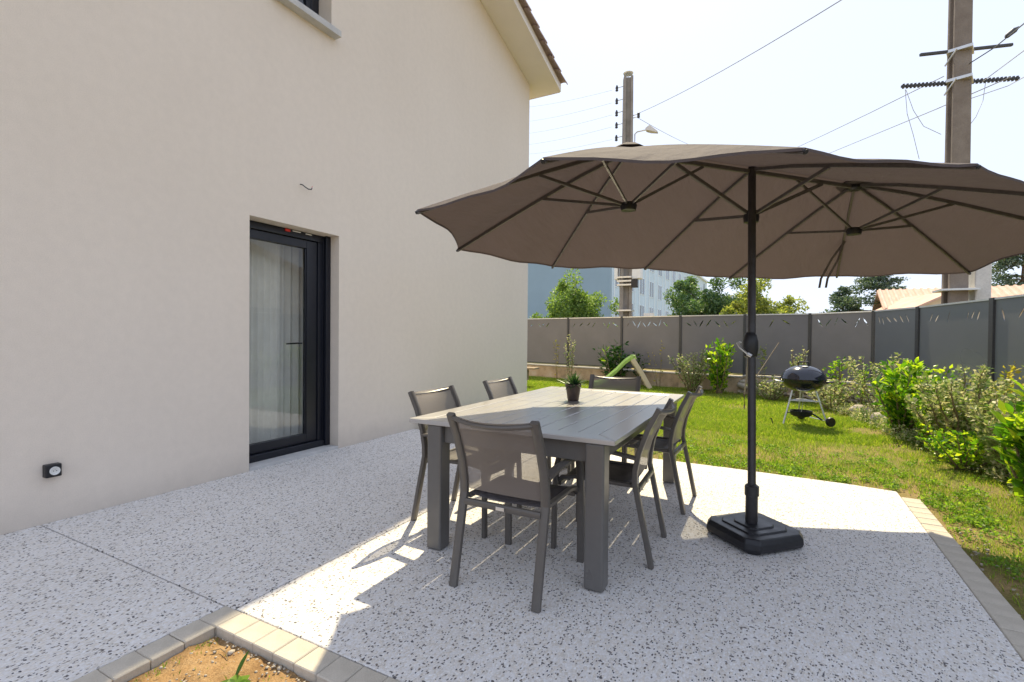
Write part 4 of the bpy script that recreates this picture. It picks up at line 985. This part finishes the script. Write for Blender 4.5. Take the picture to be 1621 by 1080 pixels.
# facade recedes from (−8.9,30) towards (−10.5,75)
fx, fy = -7.55+8.9-.0, 42.0
ang = math.atan2(44, .9); Lf = 44.0
fc = empty  # local frame for the facade
def fpt(u, out, z): # u metres along, out metres proud towards the garden side
    return Vector((math.cos(ang)*u+math.sin(ang)*out, .36+math.sin(ang)*u-math.cos(ang)*out, z))
def fbox(name, mat, u0, u1, o0, o1, z0, z1, parent=bA):
    vs = [fpt(u, o_, z) for z in (z0, z1) for (u, o_) in ((u0, o0), (u1, o0), (u1, o1), (u0, o1))]
    mb = MB().add(vs, [(3, 2, 1, 0), (4, 5, 6, 7), (0, 1, 5, 4), (1, 2, 6, 5), (2, 3, 7, 6), (3, 0, 4, 7)]); return mb.build(name, mat, parent)
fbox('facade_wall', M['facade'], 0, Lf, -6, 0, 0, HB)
fbox('flat_roof', M['strip'], -.2, Lf+.2, -6.1, .25, HB+.002, HB+.2)
for k in range(14):
    u = .9+3.1*k
    fbox('pilaster', M['strip'], u-.55, u-.35, .001, .04, 0, HB-.01); fbox('pilaster', M['strip'], u+1.35, u+1.5, .001, .04, 0, HB-.01)
    for z in (.6, 2.7, 4.8, 6.9):
        for du in (0, .75):
            wv_ = fbox('window', M['strip'], u+du-.22, u+du+.28, .001, .03, z-.06, z+1.25)
            q = fbox('pane', M['pane'], u+du-.19, u+du+.25, .031, .036, z, z+1.2); q.parent = wv_
    fbox('spandrel', M['strip'], u+.75+.6, u+.75+1.4, .001, .03, 1.9, 2.0) if False else None

# house with orange roof beyond the right end of the back fence
hb = empty('orange_roofed_house', (6.2, 26, -.0), R(-4), 'cream bungalow with pale orange tiled roof seen over the fence', 'house')
MB().box(-1.6, 9, 0, 5, 0, 2.55).build('wall', M['cream'], hb)
rf_ = MB().prismx([(-.35, 2.50), (2.5, 3.55), (5.35, 2.50), (5.35, 2.40), (2.5, 3.43), (-.35, 2.40)], -1.9, 9.4).build('roof', M['orange'], hb)
tmm = MB().sweep([(0, 0, 0), (0, .9, .33), (0, 1.9, .70), (0, 2.8, 1.03)], .075, n=6).mesh('roof_tile'); tmm.materials.append(M['orange'])
for k in range(44): o = link('tile', tmm, rf_); o.location = (-1.8+.255*k, -.36, 2.50)
gp = empty('orange_roofed_house', (4.86, 23.6, .15), R(14), 'small white gable with orange tiled roof in front of the cream bungalow', 'house')
MB().add([(-.0, 0, 0), (2.2, 0, 0), (2.2, 0, 2.25), (1.1, 0, 2.75), (0, 0, 2.25), (0, 3, 0), (2.2, 3, 0), (2.2, 3, 2.25), (1.1, 3, 2.75), (0, 3, 2.25)],
         [(0, 1, 2, 3, 4), (9, 8, 7, 6, 5), (0, 5, 6, 1), (1, 6, 7, 2), (2, 7, 8, 3), (3, 8, 9, 4), (4, 9, 5, 0)]).build('wall', M['cream'], gp)
MB().add([(-.25, -.2, 2.14), (1.1, -.2, 2.80), (2.45, -.2, 2.14), (-.25, 3.2, 2.14), (1.1, 3.2, 2.80), (2.45, 3.2, 2.14), (-.25, -.2, 2.22), (1.1, -.2, 2.90), (2.45, -.2, 2.22), (-.25, 3.2, 2.22), (1.1, 3.2, 2.90), (2.45, 3.2, 2.22)],
         [(0, 3, 4, 1), (1, 4, 5, 2), (6, 7, 10, 9), (7, 8, 11, 10), (0, 1, 7, 6), (1, 2, 8, 7), (3, 9, 10, 4), (4, 10, 11, 5), (0, 6, 9, 3), (2, 5, 11, 8)]).build('roof', M['orange'], gp)

# neighbour's house east of the fence, seen only mirrored in the patio door
nh = empty('neighbour_house', (11.5, 13.5, -.3), R(6), 'neighbour gable house beyond the right fence, mirrored in the patio door glass', 'house')
MB().add([(0, -5, 0), (0, 5, 0), (0, 5, 3.6), (0, -1, 5.6), (0, -5, 4.3), (8, -5, 0), (8, 5, 0), (8, 5, 3.6), (8, -1, 5.6), (8, -5, 4.3)],
         [(0, 4, 3, 2, 1), (5, 6, 7, 8, 9), (0, 1, 6, 5), (1, 2, 7, 6), (2, 3, 8, 7), (3, 4, 9, 8), (4, 0, 5, 9)]).build('wall', M['render'], nh)
MB().prismx([(5.5, 3.42), (-1, 5.6), (-5.5, 4.12), (-5.5, 4.32), (-1, 5.82), (5.5, 3.62)], -.4, 8.4).build('roof', M['tile'], nh)
MB().box(-.03, .0, .2, 1.6, 1.4, 2.7).build('window', M['door'], nh)

# ---------------------------------------------------------------- utility poles, wires
def P_on(px_, y_): # plan point on the sight line through photo column px_, at depth y_ (used to site far things)
    d = fw*F_PX+rt*(px_-810.5)-up*0; t = y_/d.y; return Vector((d.x*t, y_, 0))
def Pz(px_, py_, y_):
    d = fw*F_PX+rt*(px_-810.5)-up*(py_-540); t = y_/d.y; return Vector((d.x*t, y_, EYE+d.z*t))
pa = Pz(990, 500, 16); pa.z = -.3
PA = empty('utility_pole', pa, 0, 'grey concrete utility pole with insulators and a street lamp, left of the other', 'utility pole', 'utility poles')
topA = Pz(989, 124, 16).z+.3
def hpole(root, h, w0, w1, dep, mat, rz, slots=True):
    """H-section concrete pole: two flanges joined by a web, with rungs like recesses"""
    s = []
    for sg in (-1, 1):
        a0, a1 = w0/2, w1/2; t0, t1 = w0*.26, w1*.26
        vs = []
        for z, a, t in ((0, a0, t0), (h, a1, t1)):
            x0_, x1_ = (a-t, a) if sg > 0 else (-a, -a+t); d = dep*(1 if z == 0 else .8)/2
            vs += [(x0_, -d, z), (x1_, -d, z), (x1_, d, z), (x0_, d, z)]
        o = MB().add(vs, [(3, 2, 1, 0), (4, 5, 6, 7), (0, 1, 5, 4), (1, 2, 6, 5), (2, 3, 7, 6), (3, 0, 4, 7)]).build('flange', mat, root, bevel=.012); o.rotation_euler = (0, 0, rz)
    mb = MB(); z = .0; k = 0
    while z < h-.3:
        f_ = 1-z/h*(1-w1/w0); a = w0/2*f_*.52; mb.box(-a, a, -dep*.16, dep*.16, z, z+.32 if slots else z+1.0); z += 1.0; k += 1
    mb.box(-w1*.26, w1*.26, -dep*.14, dep*.14, h-.6, h-.02)
    o = mb.build('web', mat, root); o.rotation_euler = (0, 0, rz)
hpole(PA, topA, .40, .30, .34, M['concrete2'], R(22), False)
def pl_(o, root, loc=None): o.parent = root; return o
MB().lathe([(.15, 0), (.17, .03), (.08, .06), (.02, .07)], 12, (0, 0, topA+.10)).build('cap', M['alu'], PA); MB().sweep([(0, 0, topA-.05), (0, 0, topA+.1)], .015, n=6).build('cap_stem', M['alu'], PA)
for k, yy in enumerate((142, 162, 181, 200, 220)):
    z = Pz(972, yy, 16).z+.3
    MB().sweep([(-.13, 0, z+.04), (-.35, -.05, z+.0)], .012, n=6).build('bracket', M['steel'], PA)
    MB().lathe([(.02, -.11), (.05, -.09), (.035, -.03), (.05, .0), (.035, .05), (.02, .09)], 10, (-.36, -.05, z)).build('insulator', M['cable'], PA)
for yy in (183, 187):
    z = Pz(1003, yy, 16).z+.3
    MB().sweep([(.13, 0, z), (.36, -.03, z)], .012, n=6).build('bracket', M['steel'], PA)
    MB().lathe([(.02, -.05), (.045, -.03), (.045, .03), (.02, .05)], 10, (.36, -.03, z)).build('insulator', M['cable'], PA)
lz = Pz(1003, 228, 16).z+.3
MB().sweep([(.16, 0, lz-.6), (.24, -.03, lz-.1), (.25, -.03, lz+.30), (.32, -.03, lz+.36), (.62, -.03, lz+.37)], .022, n=8).build('lamp_arm', M['steel'], PA, smooth=True)
MB().loft([[(.60, -.12, lz+.33), (.60, .06, lz+.33), (.60, .06, lz+.40), (.60, -.12, lz+.40)], [(.74, -.17, lz+.28), (.74, .11, lz+.28), (.74, .11, lz+.46), (.74, -.17, lz+.46)], [(.98, -.10, lz+.20), (.98, .04, lz+.20), (.98, .04, lz+.25), (.98, -.10, lz+.25)]]).build('lamp_head', M['box'], PA, bevel=.01)
for yy in (440, 446, 452, 492): 
    z = Pz(990, yy, 16).z+.3
    MB().box(-.235, .235, -.235, .235, z-.025, z+.025).build('steel_band', M['alu'], PA)
z0b, z1b = Pz(1010, 442, 16).z+.3, Pz(1010, 405, 16).z+.3
MB().box(.235, .52, -.16, .16, z0b, z1b+.7).build('white_box', M['white'], PA, bevel=.02)
MB().box(-.36, -.238, -.12, .12, z0b, z1b+.7).build('white_box', M['white'], PA, bevel=.02)
z0b, z1b = Pz(1007, 456, 16).z+.3, Pz(1007, 443, 16).z+.3
MB().box(.238, .43, -.22, -.05, z0b, z1b).build('black_box', M['black'], PA, bevel=.01)

pbb = Pz(1511, 470, 10.5); pbb.z = -.3
PB = empty('utility_pole', pbb, 0, 'tall brown concrete utility pole with two steel cross arms, right of the other', 'utility pole', 'utility poles')
hpole(PB, 12.5, .30, .19, .26, M['concrete'], R(99), True)
def armB(px0, py0, px1, py1, t, mat, ribs):
    a = Pz(px0, py0, 10.2)-pbb; b = Pz(px1, py1, 10.9)-pbb
    MB().sweep([a, b], t, t, rect=True).build('cross_arm', mat, PB)
    if ribs:
        n_ = 30
        for k in range(n_):
            q = a.lerp(b, (k+.5)/n_)
            MB().box(q.x-.014, q.x+.014, q.y-.03, q.y+.03, q.z-.030, q.z+.030).build('arm_notch', M['cable'], PB)
armB(1457, 87, 1602, 71, .022, M['cable'], False); armB(1427, 137, 1613, 124, .018, M['cable'], True)
for yy in (84, 130):
    z = Pz(1511, yy, 10.5).z+.3
    MB().box(-.15, .17, -.165, .165, z-.03, z+.015).build('steel_band', M['alu'], PB).rotation_euler = (0, 0, R(-18))
    MB().sweep([(-.20, -.07, z-.22), (-.08, -.18, z-.02)], .013, .008, rect=True).build('brace', M['alu'], PB)
z = Pz(1510, 460, 10.5).z+.3
MB().box(-.23, .25, -.25, .25, z-.015, z+.015).build('steel_band', M['alu'], PB); 
MB().box(.22, .42, -.12, .2, z-.25, z+1.6).build('side_box', M['box'], PB, bevel=.02)

def wire(pts, r_, label, mat='wire', sag=.0):
    P = [Vector(p) for p in pts]; out = []
    if len(P) == 2:
        for k in range(13):
            t = k/12; q = P[0].lerp(P[1], t); q.z -= sag*4*t*(1-t); out.append(q)
    else: out = P
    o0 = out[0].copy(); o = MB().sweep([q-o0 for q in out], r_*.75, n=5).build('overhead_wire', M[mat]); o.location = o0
    return tag(o, label, 'wire', 'overhead wires')
wire([Pz(1012, 179, 16), Pz(1345, -8, 9)], .011, 'overhead wire rising from the left pole to the top of the sky', sag=.1)
wire([Pz(1012, 188, 16), Pz(1120, 240, 30)], .012, 'faint wire falling away to the right from the left pole', sag=.1)
wire([Pz(1100, 290, 40), Pz(1494, 121, 10.8)], .010, 'upper of the two wires sloping up to the right pole', sag=.35)
wire([Pz(1150, 310, 40), Pz(1482, 173, 11.2), Pz(1600, 122, 10.7)], .010, 'lower of the two wires passing behind the right pole')
wire([Pz(1531, 103, 10.5), Pz(1575, 75, 9.5), Pz(1640, 22, 7.5)], .011, 'thick wire leaving the right pole towards the top right corner', 'cable')
o = MB().lathe([(.008, -.10), (.03, -.07), (.034, .05), (.01, .12)], 10).build('wire_clamp', M['cable']); o.location = Pz(1601, 52, 8.8); o.rotation_euler = (R(-20), R(48), 0); tag(o, 'dark cone shaped clamp on the wire at the top right corner', 'clamp')
wire([Pz(1556, 129, 10.6), Pz(1640, 66, 7.5)], .008, 'wire from the notched cross arm out through the right edge')
wire([Pz(1531, 158, 10.5), Pz(1596, 136, 10.7), Pz(1640, 112, 9)], .008, 'lowest wire crossing to the right below the notched arm')
wire([Pz(1433, 142, 10.2), Pz(1436, 180, 10.2), Pz(1446, 215, 10.3), Pz(1455, 252, 10.4)], .006, 'loose wire hanging from the left end of the notched cross arm')
wire([Pz(1434, 142, 10.2), Pz(1446, 175, 10.2), Pz(1462, 200, 10.3), Pz(1490, 213, 10.4)], .006, 'slack wire drooping from the arm end back to the right pole')
wire([Pz(1560, 132, 10.7), Pz(1556, 160, 10.6), Pz(1545, 185, 10.5), Pz(1532, 202, 10.5)], .006, 'slack wire drooping right of the right pole under the arm')
for k, (yy, y2) in enumerate(((143, 172), (163, 196), (182, 215), (201, 232), (221, 245))):
    wire([Pz(969, yy, 16), Pz(780, y2, 26)], .006, ('topmost', 'second', 'middle', 'fourth', 'lowest')[k]+' of the five faint wires running left from the left pole', sag=.2)
tag(MB().box(-.13, .13, -.06, .06, 0, .13).build('street_name_plate', M['white']), 'small white box just above the back fence right of the left pole', 'box').location = Pz(1027, 503.5, 13.6)
